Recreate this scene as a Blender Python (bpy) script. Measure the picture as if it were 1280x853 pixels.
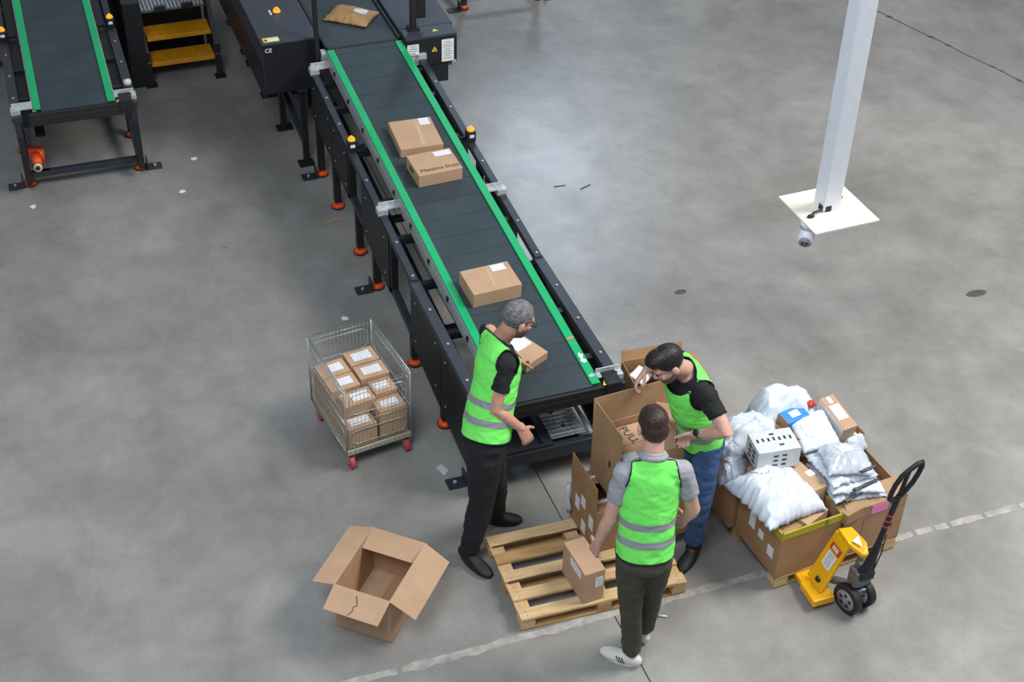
import bpy, bmesh, math, random
from math import sin, cos, pi, radians as rad
from mathutils import Vector, Matrix, noise
V = Vector
random.seed(7)
for o in list(bpy.data.objects): bpy.data.objects.remove(o, do_unlink=True)
SC = bpy.context.scene
COL = SC.collection

# ------------------------------------------------------------------ camera
pit, roll, yaw = 0.6634, 0.0301, 0.3663
F_ = V((sin(yaw)*cos(pit), cos(yaw)*cos(pit), -sin(pit)))
R_ = V((cos(yaw), -sin(yaw), 0)); U_ = R_.cross(F_)
Rr = cos(roll)*R_ + sin(roll)*U_; Ur = -sin(roll)*R_ + cos(roll)*U_
cd = bpy.data.cameras.new('camera'); cam = bpy.data.objects.new('camera', cd); COL.objects.link(cam)
m = Matrix((Rr, Ur, -F_)).transposed().to_4x4(); m.translation = V((0, 0, 6.788)); cam.matrix_world = m
cd.sensor_width = 36; cd.lens = 1879.56*36/1280; cd.clip_end = 200
SC.camera = cam
# ------------------------------------------------------------------ light
w = bpy.data.worlds.new('hall_ambient'); SC.world = w; w.use_nodes = True
w.node_tree.nodes['Background'].inputs[0].default_value = (0.84, 0.91, 1.0, 1)
w.node_tree.nodes['Background'].inputs[1].default_value = 0.26
def area(name, loc, target, sx, sy, e, col):
    l = bpy.data.lights.new(name, 'AREA'); l.shape = 'RECTANGLE'; l.size = sx; l.size_y = sy; l.energy = e; l.color = col
    o = bpy.data.objects.new(name, l); COL.objects.link(o); o.location = loc
    o.rotation_euler = (V(target)-V(loc)).to_track_quat('-Z', 'Y').to_euler()
    return o
area('roof_skylight', (8.8, 4.6, 8.4), (5.6, 6.0, 0), 4, 4, 900, (1.0, 0.955, 0.89))
area('roof_skylight', (9.0, 9.5, 11), (7.0, 7.5, 0), 4, 4, 25, (0.97, 0.98, 1.0))
area('hall_window', (9.0, 22, 8.8), (4.4, 9.3, 0), 1.4, 2.2, 260, (0.60, 0.77, 1.0))
area('roof_skylight', (-2.0, 1.5, 10.5), (.6, 5.2, 0), 4, 4, 640, (0.86, 0.93, 1.0))
SC.view_settings.view_transform = 'Standard'; SC.view_settings.look = 'None'
SC.view_settings.exposure = 0.22; SC.view_settings.gamma = 1.0
try: SC.view_settings.use_curve_mapping = False
except Exception: pass

# ------------------------------------------------------------------ materials
def lin(c):
    return tuple((x/12.92 if x <= .04045 else ((x+.055)/1.055)**2.4) for x in c)
def hx(s): return lin(tuple(int(s[i:i+2], 16)/255 for i in (0, 2, 4)))
def mat(name, col, rough=.6, metal=0., var=0., scale=20., bump=0., bscale=None, stretch=(1, 1, 1), spec=.5, coord='Object'):
    m = bpy.data.materials.new(name); m.use_nodes = True; nt = m.node_tree; n = nt.nodes; L = nt.links
    b = n['Principled BSDF']; c = hx(col) if isinstance(col, str) else col
    b.inputs['Base Color'].default_value = (*c, 1); b.inputs['Roughness'].default_value = rough; b.inputs['Metallic'].default_value = metal
    b.inputs['Specular IOR Level'].default_value = spec
    tc = n.new('ShaderNodeTexCoord'); mp = n.new('ShaderNodeMapping'); mp.inputs['Scale'].default_value = stretch
    L.new(tc.outputs[coord], mp.inputs[0])
    ns = n.new('ShaderNodeTexNoise'); ns.inputs['Scale'].default_value = scale; ns.inputs['Detail'].default_value = 5
    L.new(mp.outputs[0], ns.inputs[0])
    v = max(var, .04)
    cr = n.new('ShaderNodeValToRGB'); cr.color_ramp.elements[0].position = .3; cr.color_ramp.elements[1].position = .7
    cr.color_ramp.elements[0].color = (*[x*(1-v) for x in c], 1); cr.color_ramp.elements[1].color = (*[min(1, x*(1+v)) for x in c], 1)
    L.new(ns.outputs[0], cr.inputs[0]); L.new(cr.outputs[0], b.inputs['Base Color'])
    if bump:
        n2 = n.new('ShaderNodeTexNoise'); n2.inputs['Scale'].default_value = bscale or scale; n2.inputs['Detail'].default_value = 4
        L.new(mp.outputs[0], n2.inputs[0])
        bp = n.new('ShaderNodeBump'); bp.inputs['Strength'].default_value = bump; bp.inputs['Distance'].default_value = .01
        L.new(n2.outputs[0], bp.inputs['Height']); L.new(bp.outputs[0], b.inputs['Normal'])
    return m
card = mat('cardboard', 'B8977A', .75, var=.06, scale=9, bump=.05, bscale=40)
card2 = mat('cardboard_dark', 'A58363', .75, var=.1, scale=8, bump=.05)
card3 = mat('cardboard_brown', '9B7854', .75, var=.12, scale=7, bump=.08)
card_in = mat('cardboard_inside', '9E7D5E', .8, var=.08, scale=8)
carded = mat('cardboard_edge', 'C9A983', .8)
tapem = mat('clear_tape', 'B89670', .3, var=.1, scale=30)
ytape = mat('yellow_tape', 'B0A22A', .4, var=.18, scale=15)
gtape = mat('green_tape', '2E8B45', .4)
ptape = mat('pink_tape', 'E884B8', .5)
black = mat('black_steel', '1A1C20', .45, var=.1, scale=12)
blk2 = mat('black_painted_rail', '2A2F37', .42, var=.1, scale=10)
blk3 = mat('black_sheet_steel', '15181D', .5, var=.08, scale=6)
bluish = mat('grey_blue_cover', '343A45', .5, var=.05, scale=4)
rubber = mat('black_rubber', '1B1C1E', .6)
green = mat('green_guard', '06A867', .45, var=.05, scale=6)
alu = mat('aluminium', 'B4B8BB', .4, .25, var=.1, scale=30, stretch=(1, .05, 1))
zinc = mat('zinc_bracket', 'BFC4C8', .4, .35, var=.2, scale=40, bump=.2)
orange = mat('orange_foot', 'E4521C', .45)
amber = mat('amber_button', 'FF8A12', .3)
amber.node_tree.nodes['Principled BSDF'].inputs['Emission Color'].default_value = (1, .30, .02, 1); amber.node_tree.nodes['Principled BSDF'].inputs['Emission Strength'].default_value = .9
redm = mat('red_plastic', 'C43A35', .4)
yel = mat('yellow_sticker', 'E8CF4A', .5)
ypaint = mat('yellow_paint', 'F0B10F', .35, var=.08, scale=8)
stepy = mat('yellow_tread', 'C98A16', .5, var=.15, scale=14)
white = mat('white_paint', 'DDE2EA', .4)
cream = mat('cream_paint', 'E6DFD0', .5, var=.04)
paper = mat('paper', 'E4E6E8', .6)
inkm = mat('ink', '2A2624', .6)
winkm = mat('white_ink', 'D6C7B2', .6)
wirem = mat('galvanised_wire', 'B4B8B6', .35, .6, var=.15, scale=50)
deckm = mat('cart_deck', 'A9A992', .5, var=.1, scale=30)
wheelr = mat('red_wheel', 'B8454F', .45)
gplast = mat('grey_plastic', '8A8D90', .45)
castm = mat('cast_metal', '6E7275', .4, .5, var=.15, scale=30)
poly = mat('white_poly', 'D3DCEA', .32, var=.05, scale=10, bump=.15, bscale=18)
poly2 = mat('grey_poly', 'B9C2CE', .3, var=.08, scale=10, bump=.25, bscale=18)
polyin = mat('dark_poly_lining', '3A3C40', .4)
bluebox = mat('blue_carton', '2C86D8', .5)
woodA = mat('pallet_wood', 'CDAE82', .75, var=.16, scale=5, bump=.2, stretch=(1, 9, 9))
woodB = mat('pallet_wood_dark', 'B08D60', .8, var=.25, scale=5, bump=.2, stretch=(1, 9, 9))
woodC = mat('pallet_wood_cross', 'C7A578', .75, var=.16, scale=5, bump=.2, stretch=(9, 1, 9))
bark = mat('bark', '6B4A38', .9, var=.3, scale=20, bump=.4)
skin = mat('skin', 'C4917D', .5, var=.07, scale=14)
skin2 = mat('skin_pale', 'D0A292', .5, var=.06, scale=14)
lipm = mat('lip', 'A86257', .5)
vest = mat('hi_vis_green', (.20, .90, .15), .75, var=.03, scale=5, bump=.12, bscale=9, spec=.2)
reflm = mat('reflective_grey', '8F919C', .4)
trim = mat('black_trim', '15161A', .7)
tblack = mat('black_cotton', '15171B', .85, var=.12, scale=12, bump=.1)
tgrey = mat('grey_melange_cotton', '9FA0A9', .85, var=.1, scale=60)
pblack = mat('black_workwear', '16181D', .85, var=.15, scale=10, bump=.2)
polive = mat('olive_twill', '3F4034', .85, var=.1, scale=12, bump=.25)
jeans = mat('blue_denim', '33507A', .8, var=.35, scale=9, bump=.25)
hairg = mat('grey_hair', '6C6C70', .7, var=.55, scale=45, bump=.6, bscale=120)
hairb = mat('black_hair', '17130F', .45, var=.3, scale=80, bump=.4, bscale=120)
hairbr = mat('brown_hair', '33221A', .45, var=.3, scale=80, bump=.4, bscale=120)
stub = mat('stubble', '6B5048', .7, var=.25, scale=90)
eyew = mat('eye_white', 'E0DEDA', .3); eyed = mat('eye_dark', '2A1C14', .2)
shoeb = mat('black_shoe', '1A1B1E', .6, bump=.15); shoew = mat('white_shoe', 'D3D2CC', .6, bump=.1)
solew = mat('white_sole', 'C5C2B8', .6)

def belt_mat():
    m = mat('belt_rubber', '344046', .62, var=.14, scale=3.2, bump=.08, bscale=60, spec=.35)
    return m
beltm = belt_mat(); seamm = mat('belt_seam', '30393D', .6)

def label_mat():
    m = mat('shipping_label', 'E2E4E8', .5); nt = m.node_tree; n = nt.nodes; L = nt.links; b = n['Principled BSDF']
    tc = n.new('ShaderNodeTexCoord')
    br = n.new('ShaderNodeTexBrick'); br.inputs['Scale'].default_value = 1
    mp = n.new('ShaderNodeMapping'); mp.inputs['Scale'].default_value = (9, 22, 1); L.new(tc.outputs['Generated'], mp.inputs[0])
    ns = n.new('ShaderNodeTexNoise'); ns.inputs['Scale'].default_value = 1.6; ns.inputs['Detail'].default_value = 3; L.new(mp.outputs[0], ns.inputs[0])
    cr = n.new('ShaderNodeValToRGB'); cr.color_ramp.elements[0].position = .36; cr.color_ramp.elements[1].position = .42
    cr.color_ramp.elements[0].color = (.2, .2, .24, 1); cr.color_ramp.elements[1].color = (.78, .8, .84, 1)
    L.new(ns.outputs[0], cr.inputs[0]); L.new(cr.outputs[0], b.inputs['Base Color'])
    return m
labm = label_mat()

def floor_mat():
    m = bpy.data.materials.new('stained_darkened_concrete'); m.use_nodes = True; nt = m.node_tree; n = nt.nodes; L = nt.links; b = n['Principled BSDF']
    tc = n.new('ShaderNodeTexCoord')
    def nz(s, d, rough=.55, dist=0., st=(1, 1, 1)):
        mp = n.new('ShaderNodeMapping'); mp.inputs['Scale'].default_value = st; L.new(tc.outputs['Object'], mp.inputs[0])
        t = n.new('ShaderNodeTexNoise'); t.inputs['Scale'].default_value = s; t.inputs['Detail'].default_value = d
        t.inputs['Roughness'].default_value = rough; t.inputs['Distortion'].default_value = dist; L.new(mp.outputs[0], t.inputs[0]); return t.outputs[0]
    def ramp(src, p0, p1, c0, c1):
        r = n.new('ShaderNodeValToRGB'); r.color_ramp.elements[0].position = p0; r.color_ramp.elements[1].position = p1
        r.color_ramp.elements[0].color = (*c0, 1); r.color_ramp.elements[1].color = (*c1, 1); L.new(src, r.inputs[0]); return r.outputs[0]
    def mul(a, bb, f=1.):
        x = n.new('ShaderNodeMixRGB'); x.blend_type = 'MULTIPLY'; x.inputs[0].default_value = f; L.new(a, x.inputs[1]); L.new(bb, x.inputs[2]); return x.outputs[0]
    base = ramp(nz(.45, 6, .6, .6), .3, .7, hx('888786'), hx('A6A5A2'))
    fine = ramp(nz(2.6, 10, .7, .25), .28, .68, (.74, .735, .72), (1.06, 1.06, 1.05))
    smear = ramp(nz(1.1, 8, .66, .5, (1, .5, 1)), .36, .6, (.84, .838, .83), (1, 1, 1))
    spots = ramp(nz(5.5, 3, .5, .2), .22, .27, (.62, .61, .6), (1, 1, 1))
    grit = ramp(nz(60, 4), .3, .7, (.94, .94, .94), (1.03, 1.03, 1.03))
    c = mul(mul(mul(mul(base, fine), smear), spots, .8), grit)
    for (px, py, sx_, sy_, dk) in ((4.75, 12.5, 1.1, 1.3, .62), (1.7, 12.2, .8, 1.6, .72), (3.9, 8.2, .35, .3, .85), (4.2, 9.75, .3, .25, .85), (.9, 7.3, 1.2, .5, .9), (6.2, 9.2, 1.2, .6, .9)):  # soft dark patches: stains, plus broad ones darkening the far floor
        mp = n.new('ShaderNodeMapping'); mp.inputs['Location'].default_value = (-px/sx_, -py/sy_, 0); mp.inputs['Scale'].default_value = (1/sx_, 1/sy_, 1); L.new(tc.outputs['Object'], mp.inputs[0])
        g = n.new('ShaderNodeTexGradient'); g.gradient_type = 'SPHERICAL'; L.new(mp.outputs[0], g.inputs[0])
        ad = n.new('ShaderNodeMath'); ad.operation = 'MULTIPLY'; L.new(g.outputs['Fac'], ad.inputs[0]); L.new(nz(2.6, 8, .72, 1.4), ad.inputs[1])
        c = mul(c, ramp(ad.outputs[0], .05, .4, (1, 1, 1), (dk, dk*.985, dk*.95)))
    L.new(c, b.inputs['Base Color'])
    r = n.new('ShaderNodeMapRange'); r.inputs[3].default_value = .22; r.inputs[4].default_value = .44; L.new(nz(1.1, 6, .6, .8), r.inputs[0]); L.new(r.outputs[0], b.inputs['Roughness'])
    bp = n.new('ShaderNodeBump'); bp.inputs['Strength'].default_value = .12; bp.inputs['Distance'].default_value = .01
    L.new(nz(9, 7, .7), bp.inputs['Height']); L.new(bp.outputs[0], b.inputs['Normal'])
    return m
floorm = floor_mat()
jointm = mat('joint_filler', '3A3835', .9); patchm = mat('patched_concrete', 'A3A19C', .9, var=.28, scale=14, bump=.5)
spotm = mat('floor_stain', '4E4B47', .8, var=.2)

# ------------------------------------------------------------------ mesh helpers
def frame(d, side=None):
    d = d.normalized()
    if side is None: side = V((0, 0, 1)).cross(d) if abs(d.z) < .95 else V((1, 0, 0))
    s = (side - d*side.dot(d))
    if s.length < 1e-6: s = V((0, 1, 0)) - d*d.y
    s.normalize(); return d, s, d.cross(s)
class B:
    def __init__(s): s.b = bmesh.new()
    def box(s, c, size, rz=0, M=None):
        g = bmesh.ops.create_cube(s.b, size=1)['verts']
        T = Matrix.Translation(V(c)) @ Matrix.Rotation(rz, 4, 'Z') @ (M if M else Matrix.Identity(4)) @ Matrix.Diagonal((*size, 1))
        bmesh.ops.transform(s.b, matrix=T, verts=g); return s
    def beam(s, a, b, w, h, up=(0, 0, 1)):   # w along side, h along up
        a, b = V(a), V(b); d = b-a; L = d.length; d.normalize(); sd = d.cross(V(up))
        if sd.length < 1e-5: sd = V((1, 0, 0))
        sd.normalize(); u = sd.cross(d)
        g = bmesh.ops.create_cube(s.b, size=1)['verts']
        T = Matrix((sd, d, u)).transposed().to_4x4(); T.translation = (a+b)/2
        bmesh.ops.transform(s.b, matrix=T @ Matrix.Diagonal((w, L, h, 1)), verts=g); return s
    def cyl(s, a, b, r0, r1=None, seg=16):
        r1 = r0 if r1 is None else r1
        return s.loft([(V(a), r0, r0), (V(b), r1, r1)], seg=seg)
    def loft(s, secs, side=None, seg=14, round_=False, cap=True):
        P = [V(x[0]) for x in secs]; rings = []
        secs = list(secs)
        if round_:
            a, b = P[0], P[-1]; da = (P[0]-P[1]).normalized(); db = (P[-1]-P[-2]).normalized()
            r0 = min(secs[0][1:3]); r1 = min(secs[-1][1:3])
            pre = [(a+da*r0*k, secs[0][1]*q, secs[0][2]*q) for k, q in ((.92, .38), (.7, .71), (.38, .92))]
            post = [(b+db*r1*k, secs[-1][1]*q, secs[-1][2]*q) for k, q in ((.38, .92), (.7, .71), (.92, .38))]
            secs = pre+secs+post; P = [V(x[0]) for x in secs]
        for i, x in enumerate(secs):
            d = (P[min(i+1, len(P)-1)]-P[max(i-1, 0)])
            if side is not None: d, a, c = frame(d, V(side))
            else:
                if i == 0: d, a, c = frame(d)
                else: d, a, c = frame(d, prev)
                prev = a
            rings.append([s.b.verts.new(P[i]+a*x[1]*cos(t*2*pi/seg)+c*x[2]*sin(t*2*pi/seg)) for t in range(seg)])
        for i in range(len(rings)-1):
            for t in range(seg):
                s.b.faces.new((rings[i][t], rings[i][(t+1) % seg], rings[i+1][(t+1) % seg], rings[i+1][t]))
        if cap:
            s.b.faces.new(rings[0][::-1]); s.b.faces.new(rings[-1])
        return s
    def tube(s, pts, r, closed=False, seg=6):
        pts = [V(p) for p in pts]; n = len(pts); rings = []; prev = None
        for i, p in enumerate(pts):
            if closed: d = pts[(i+1) % n]-pts[i-1]
            else: d = pts[min(i+1, n-1)]-pts[max(i-1, 0)]
            if d.length < 1e-7: d = V((0, 0, 1))
            d, a, c = frame(d, prev); prev = a
            rings.append([s.b.verts.new(p+a*r*cos(t*2*pi/seg)+c*r*sin(t*2*pi/seg)) for t in range(seg)])
        for i in range(n if closed else n-1):
            for t in range(seg):
                s.b.faces.new((rings[i][t], rings[i][(t+1) % seg], rings[(i+1) % n][(t+1) % seg], rings[(i+1) % n][t]))
        if not closed: s.b.faces.new(rings[0][::-1]); s.b.faces.new(rings[-1])
        return s
    def ell(s, c, r, A=None, seg=20, rings=12):
        g = bmesh.ops.create_uvsphere(s.b, u_segments=seg, v_segments=rings, radius=1)['verts']
        T = Matrix.Translation(V(c)) @ (A.to_4x4() if A else Matrix.Identity(4)) @ Matrix.Diagonal((*r, 1))
        bmesh.ops.transform(s.b, matrix=T, verts=g); return s
    def poly(s, pts, th=None):
        s.b.faces.new([s.b.verts.new(V(p)) for p in pts]); return s
    def prism(s, pts, ext):
        a = [s.b.verts.new(V(p)) for p in pts]; c = [s.b.verts.new(V(p)+V(ext)) for p in pts]; n = len(pts)
        s.b.faces.new(a[::-1]); s.b.faces.new(c)
        for i in range(n): s.b.faces.new((a[i], a[(i+1) % n], c[(i+1) % n], c[i]))
        return s
def link(name, me, ma, parent=None, smooth=False):
    o = bpy.data.objects.new(name, me); COL.objects.link(o)
    if ma is not None: me.materials.clear(); me.materials.append(ma)
    if parent: o.parent = parent
    if smooth:
        for p in me.polygons: p.use_smooth = True
    return o
def obj(name, b, ma, parent=None, smooth=False, bev=0, seg=2):
    bmesh.ops.recalc_face_normals(b.b, faces=b.b.faces)
    me = bpy.data.meshes.new(name); b.b.to_mesh(me); b.b.free()
    o = link(name, me, ma, parent, smooth)
    if bev:
        md = o.modifiers.new('bevel', 'BEVEL'); md.width = bev; md.segments = seg; md.limit_method = 'ANGLE'
    return o
def tag(o, label=None, cat=None, group=None, kind=None):
    if label: o['label'] = label
    if cat: o['category'] = cat
    if group: o['group'] = group
    if kind: o['kind'] = kind
    return o
def thing(name, label, cat, loc=(0, 0, 0), rz=0, group=None, rot=None):
    o = bpy.data.objects.new(name, None); COL.objects.link(o); o.location = loc
    o.rotation_euler = rot if rot else (0, 0, rz); o.empty_display_size = .1
    return tag(o, label, cat, group)
def text(name, s, size, ma, parent, loc, rot, ext=.0006, sx=1.):
    c = bpy.data.curves.new(name, 'FONT'); c.body = s; c.size = size; c.extrude = ext; c.align_x = 'CENTER'; c.align_y = 'CENTER'; c.resolution_u = 2
    t = bpy.data.objects.new('tmp', c); COL.objects.link(t)
    dg = bpy.context.evaluated_depsgraph_get(); me = bpy.data.meshes.new_from_object(t.evaluated_get(dg))
    bpy.data.objects.remove(t, do_unlink=True)
    me.transform(Matrix.Diagonal((sx, 1, 1, 1)))
    o = link(name, me, ma, parent); o.location = loc; o.rotation_euler = rot; return o
def copy_tree(o, parent=None):
    c = o.copy(); COL.objects.link(c); c.parent = parent
    for ch in list(o.children): copy_tree(ch, c)
    return c

# ------------------------------------------------------------------ setting: floor
b = B()
def slab(x0, x1, y0, y1):
    b.box(((x0+x1)/2, (y0+y1)/2, -.06), (x1-x0, y1-y0, .12))
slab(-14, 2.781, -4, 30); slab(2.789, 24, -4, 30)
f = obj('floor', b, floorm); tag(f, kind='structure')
b = B(); b.box((2.785, 13, -.07), (.02, 34, .12)); tag(obj('trim_1', b, jointm), kind='structure')
# rough patched joint running across
b = B(); n = 520; top = []; bot = []
for i in range(n+1):
    x = -3+15*i/n; c = 5.44+.012*noise.noise(V((x*.8, 0, 3)))
    top.append((x, c+.022+.03*abs(noise.noise(V((x*6, 1, 0)))), .0015)); bot.append((x, c-.022-.03*abs(noise.noise(V((x*6, 9, 0)))), .0015))
vt = [b.b.verts.new(p) for p in top]; vb = [b.b.verts.new(p) for p in bot]
for i in range(n):
    if noise.noise(V((i*.45, 4, 4))) > -.4: b.b.faces.new((vb[i], vb[i+1], vt[i+1], vt[i]))
tag(obj('trim_2', b, patchm), kind='structure')
# dark patchy crack at upper right
b = B(); pts = []
for i in range(60):
    t = i/59; pts.append((8.35+.95*t+.03*noise.noise(V((t*9, 2, 2))), 12.9-3.1*t, 0.0))
for i, p in enumerate(pts[:-1]):
    q = pts[i+1]; wd = .008+.03*max(0, noise.noise(V((i*.5, 7, 1))))
    b.prism([(p[0]-wd, p[1], 0), (p[0]+wd, p[1], 0), (q[0]+wd, q[1], 0), (q[0]-wd, q[1], 0)], (0, 0, .0012))
tag(obj('trim_3', b, spotm), kind='structure')

# ------------------------------------------------------------------ belt conveyors
SL = .0634
def anchor(b_, x, y, sgn):
    b_.box((x, y, .006), (.13, .1, .012)); b_.box((x-sgn*.055, y, .05), (.012, .09, .09))
def conveyor(label, loc, rz, L, main=True):
    r = thing('belt_conveyor', label, 'conveyor', loc, rz)
    z0 = .777; zb = lambda y: z0+SL*y
    P = lambda x, y, dz=0: (x, y, zb(y)+dz)
    # belt
    b = B(); b.beam(P(0, .02, -.01), P(0, L, -.01), .52, .02); obj('belt', b, beltm, r)
    y = .24
    while y < L:
        b = B(); b.beam(P(-.257, y, .0008), P(.257, y+.012, .0008), .006, .002); obj('belt_seam', b, seamm, r); y += .213
    for s in (-1, 1):
        b = B(); b.beam(P(s*.289, .03+(.02 if s < 0 else 0), .004), P(s*.289, L-.02, .004), .058, .016); g = obj('side_guard', b, green, r, bev=.004)
        b = B()
        for k, (dz, h, off) in enumerate(((-.02, .02, .318), (-.045, .012, .322), (-.068, .02, .318), (-.1, .03, .32))):
            b.beam(P(s*off, .05, dz), P(s*off, L-.02, dz), .012, h)
        b.beam(P(s*.305, .05, -.06), P(s*.305, L-.02, -.06), .012, .11); obj('side_profile', b, alu, r)
        y = .3
        while y < L:
            b = B(); b.box(P(s*.328, y, -.045), (.014, .03, .03)); obj('profile_clip', b, black, r); y += .42
    b = B(); b.beam(P(0, .06, -.07), P(0, L, -.07), .6, .08); obj('belt_bed', b, black, r)
    b = B(); b.loft([(V((-.33, .05, z0-.06)), .058, .05), (V((.41, .05, z0-.06)), .058, .05)], seg=20); b.box((.03, .01, z0-.06), (.78, .03, .11)); obj('end_roller_housing', b, rubber, r, bev=.006)
    # end motor block
    b = B(); b.box((.40, .05, z0-.03), (.1, .13, .1)); b.cyl((.37, .0, z0-.0), (.45, .1, z0-.0), .022); obj('bearing_block', b, rubber, r, bev=.006)
    b = B(); b.prism([(.325, -.002, z0+.006), (.375, -.002, z0+.006), (.35, .045, z0+.006)], (0, 0, .003)); obj('warning_sticker', b, yel, r)
    b = B(); b.prism([(.338, .008, z0+.0095), (.362, .008, z0+.0095), (.35, .03, z0+.0095)], (0, 0, .0008)); obj('warning_symbol', b, inkm, r)
    # frame
    yn = 1.48
    zr = lambda y: (zb(y)-.135 if y > yn else .725)
    zl = lambda y: .10+.1057*max(0, y-.25)
    for s in (-1, 1):
        X = s*.455
        b = B(); b.beam((X, yn, zr(yn+.01)), (X, L, zr(L)), .055, .05); obj('upper_rail', b, blk2, r, bev=.004)
        b = B(); b.beam((X-s*.0, .02, .725), (X-s*.0, yn+.03, .725), .075, .05); obj('upper_rail', b, blk2, r, bev=.004)
        b = B(); b.beam((X, .1, zl(.1)+.02), (X, L, zl(L)+.02), .05, .05); obj('lower_rail', b, blk2, r, bev=.004)
        for yy in (.08, yn, 2.0, 2.75, 3.13, L-.12):
            b = B(); b.beam((X, yy, zl(yy)), (X, yy, zr(yy)), .05, .05, up=(0, 1, 0)); obj('post', b, black, r)
        for y0, y1 in (((.1, .8), (.81, yn-.02), (2.02, 2.72), (3.15, 3.6), (3.61, L-.12)) if main else ((.9, 1.45), (2.0, 2.7))):
            if not main and s < 0: pass
            b = B()
            b.prism([(X-s*-.027, y0, zl(y0)+.0), (X-s*-.027, y1, zl(y1)+.0), (X+s*.027, y1, zr(y1)+.01), (X+s*.027, y0, zr(y0)+.01)], (s*.006, 0, 0)); p_ = obj('side_panel', b, blk3, r)
            for q in (.15, .85):
                for zz in (.2, .85):
                    yy = y0+(y1-y0)*q; bb = B(); bb.cyl((X+s*.03, yy, zl(yy)+(zr(yy)-zl(yy))*zz), (X+s*.037, yy, zl(yy)+(zr(yy)-zl(yy))*zz), .007, seg=8); obj('panel_screw', bb, alu, p_)
        for i, yy in enumerate((.24, .81, 1.51, 2.49, 2.98, 3.67, 4.2)):
            if yy > L: continue
            b = B(); b.beam((X, yy, .06), (X, yy, zl(yy)+.02), .055, .055, up=(0, 1, 0)); lg = obj('leg', b, black, r)
            b = B(); b.cyl((X, yy, .022), (X, yy, .075), .013); b.cyl((X, yy, .018), (X, yy, .04), .058, .034, 20); obj('levelling_foot', b, orange, lg, True)
            b = B(); b.cyl((X, yy, 0), (X, yy, .02), .054, .056, 20); obj('foot_pad', b, rubber, lg, True)
        for yy in (.24, 2.49, 4.2):
            if yy > L: continue
            b = B(); anchor(b, X+s*.11, yy-.01, s); obj('anchor_plate', b, blk2, r, bev=.003)
            b = B(); b.cyl((X+s*.12, yy-.01, .01), (X+s*.12, yy-.01, .025), .012, seg=8); obj('anchor_bolt', b, alu, r)
        y = .35
        while y < L:
            b = B(); b.cyl((X, y, zr(y)+.025), (X, y, zr(y)+.032), .009, seg=8); obj('rail_bolt', b, alu, r); y += .39
        # bracket
        for yy in ((.10, 2.28, L-.12) if main else (.10,)):
            b = B(); z = zr(yy)+.05
            b.box((s*.4, yy, z+.01), (.16, .05, .012)); b.box((s*.4, yy+.02, z+.03), (.16, .008, .04)); b.box((X+s*.0, yy, z-.01), (.075, .075, .05)); obj('zinc_bracket', b, zinc, r, bev=.003)
        yy = (3.10 if s < 0 else 2.98) if main else 1.42
        b = B(); b.box((X+s*.0, yy, zr(yy)+.07), (.07, .07, .09)); b.box((X-s*.06, yy+.02, zr(yy)+.04), (.1, .02, .03))
        e = obj('stop_switch_box', b, black, r, bev=.006)
        b = B(); b.cyl((X, yy, zr(yy)+.115), (X, yy, zr(yy)+.122), .03, seg=20); obj('switch_collar', b, yel, e)
        b = B(); b.cyl((X, yy, zr(yy)+.122), (X, yy, zr(yy)+.135), .026, .024, 20); b.cyl((X, yy, zr(yy)+.135), (X, yy, zr(yy)+.15), .012, .01, 12); obj('switch_button', b, amber, e)
        b = B(); b.box((X, yy-.0365, zr(yy)+.08), (.035, .002, .025)); obj('sticker', b, paper, e)
    for yy in (.38, .9, yn, 2.0, 2.45, 3.13, 3.75, L-.25):
        if yy > L: continue
        b = B(); b.beam((-.43, yy, zr(yy)-.03), (.43, yy, zr(yy)-.03), .05, .05); obj('cross_bar', b, black, r)
    for yy in (yn, 2.75):
        b = B(); b.beam((-.43, yy, zl(yy)+.05), (.43, yy, zl(yy)+.05), .045, .045); obj('cross_bar', b, black, r)
    # cable tray beneath
    b = B(); b.beam((-.3, .5, .3), (-.3, L, .55), .08, .03); obj('cable_tray', b, blk3, r)
    if main:
        b = B(); b.beam((-.44, .08, .25), (.44, .08, .25), .05, .1); obj('front_beam', b, blk2, r, bev=.004)
        b = B(); b.box((-.2, .42, .315), (.48, .7, .015)); b.beam((-.03, .08, .33), (-.03, .75, .33), .012, .03); obj('lower_tray', b, bluish, r)
        # perforated plate
        x0, x1, y0, y1 = .035, .27, .09, .44; nx, ny = 15, 9; b = B(); dx = (x1-x0)/nx; dy = (y1-y0)/ny; z = .338
        for i in range(nx):
            for j in range(ny):
                ax, ay = x0+i*dx, y0+j*dy; hx0, hx1, hy0, hy1 = ax+dx*.3, ax+dx*.75, ay+dy*.18, ay+dy*.8
                o4 = [(ax, ay), (ax+dx, ay), (ax+dx, ay+dy), (ax, ay+dy)]; i4 = [(hx0, hy0), (hx1, hy0), (hx1, hy1), (hx0, hy1)]
                ov = [b.b.verts.new((*p, z)) for p in o4]; iv = [b.b.verts.new((*p, z-.002)) for p in i4]
                for k in range(4): b.b.faces.new((ov[k], ov[(k+1) % 4], iv[(k+1) % 4], iv[k]))
        bmesh.ops.remove_doubles(b.b, verts=b.b.verts, dist=1e-5)
        o = obj('perforated_plate', b, zinc, r); 
        b = B(); b.box((.15, .265, .2), (.25, .37, .01)); obj('plate_tray', b, black, r)
        b = B(); b.beam((.3, .07, .34), (.3, .5, .34), .02, .02); obj('tray_edge', b, alu, r)
        for px_, py_ in ((.12, .33), (.15, .19)):
            b = B(); b.ell((px_, py_, .345), (.012, .012, .008)); obj('tray_knob', b, black, r, True)
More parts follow.
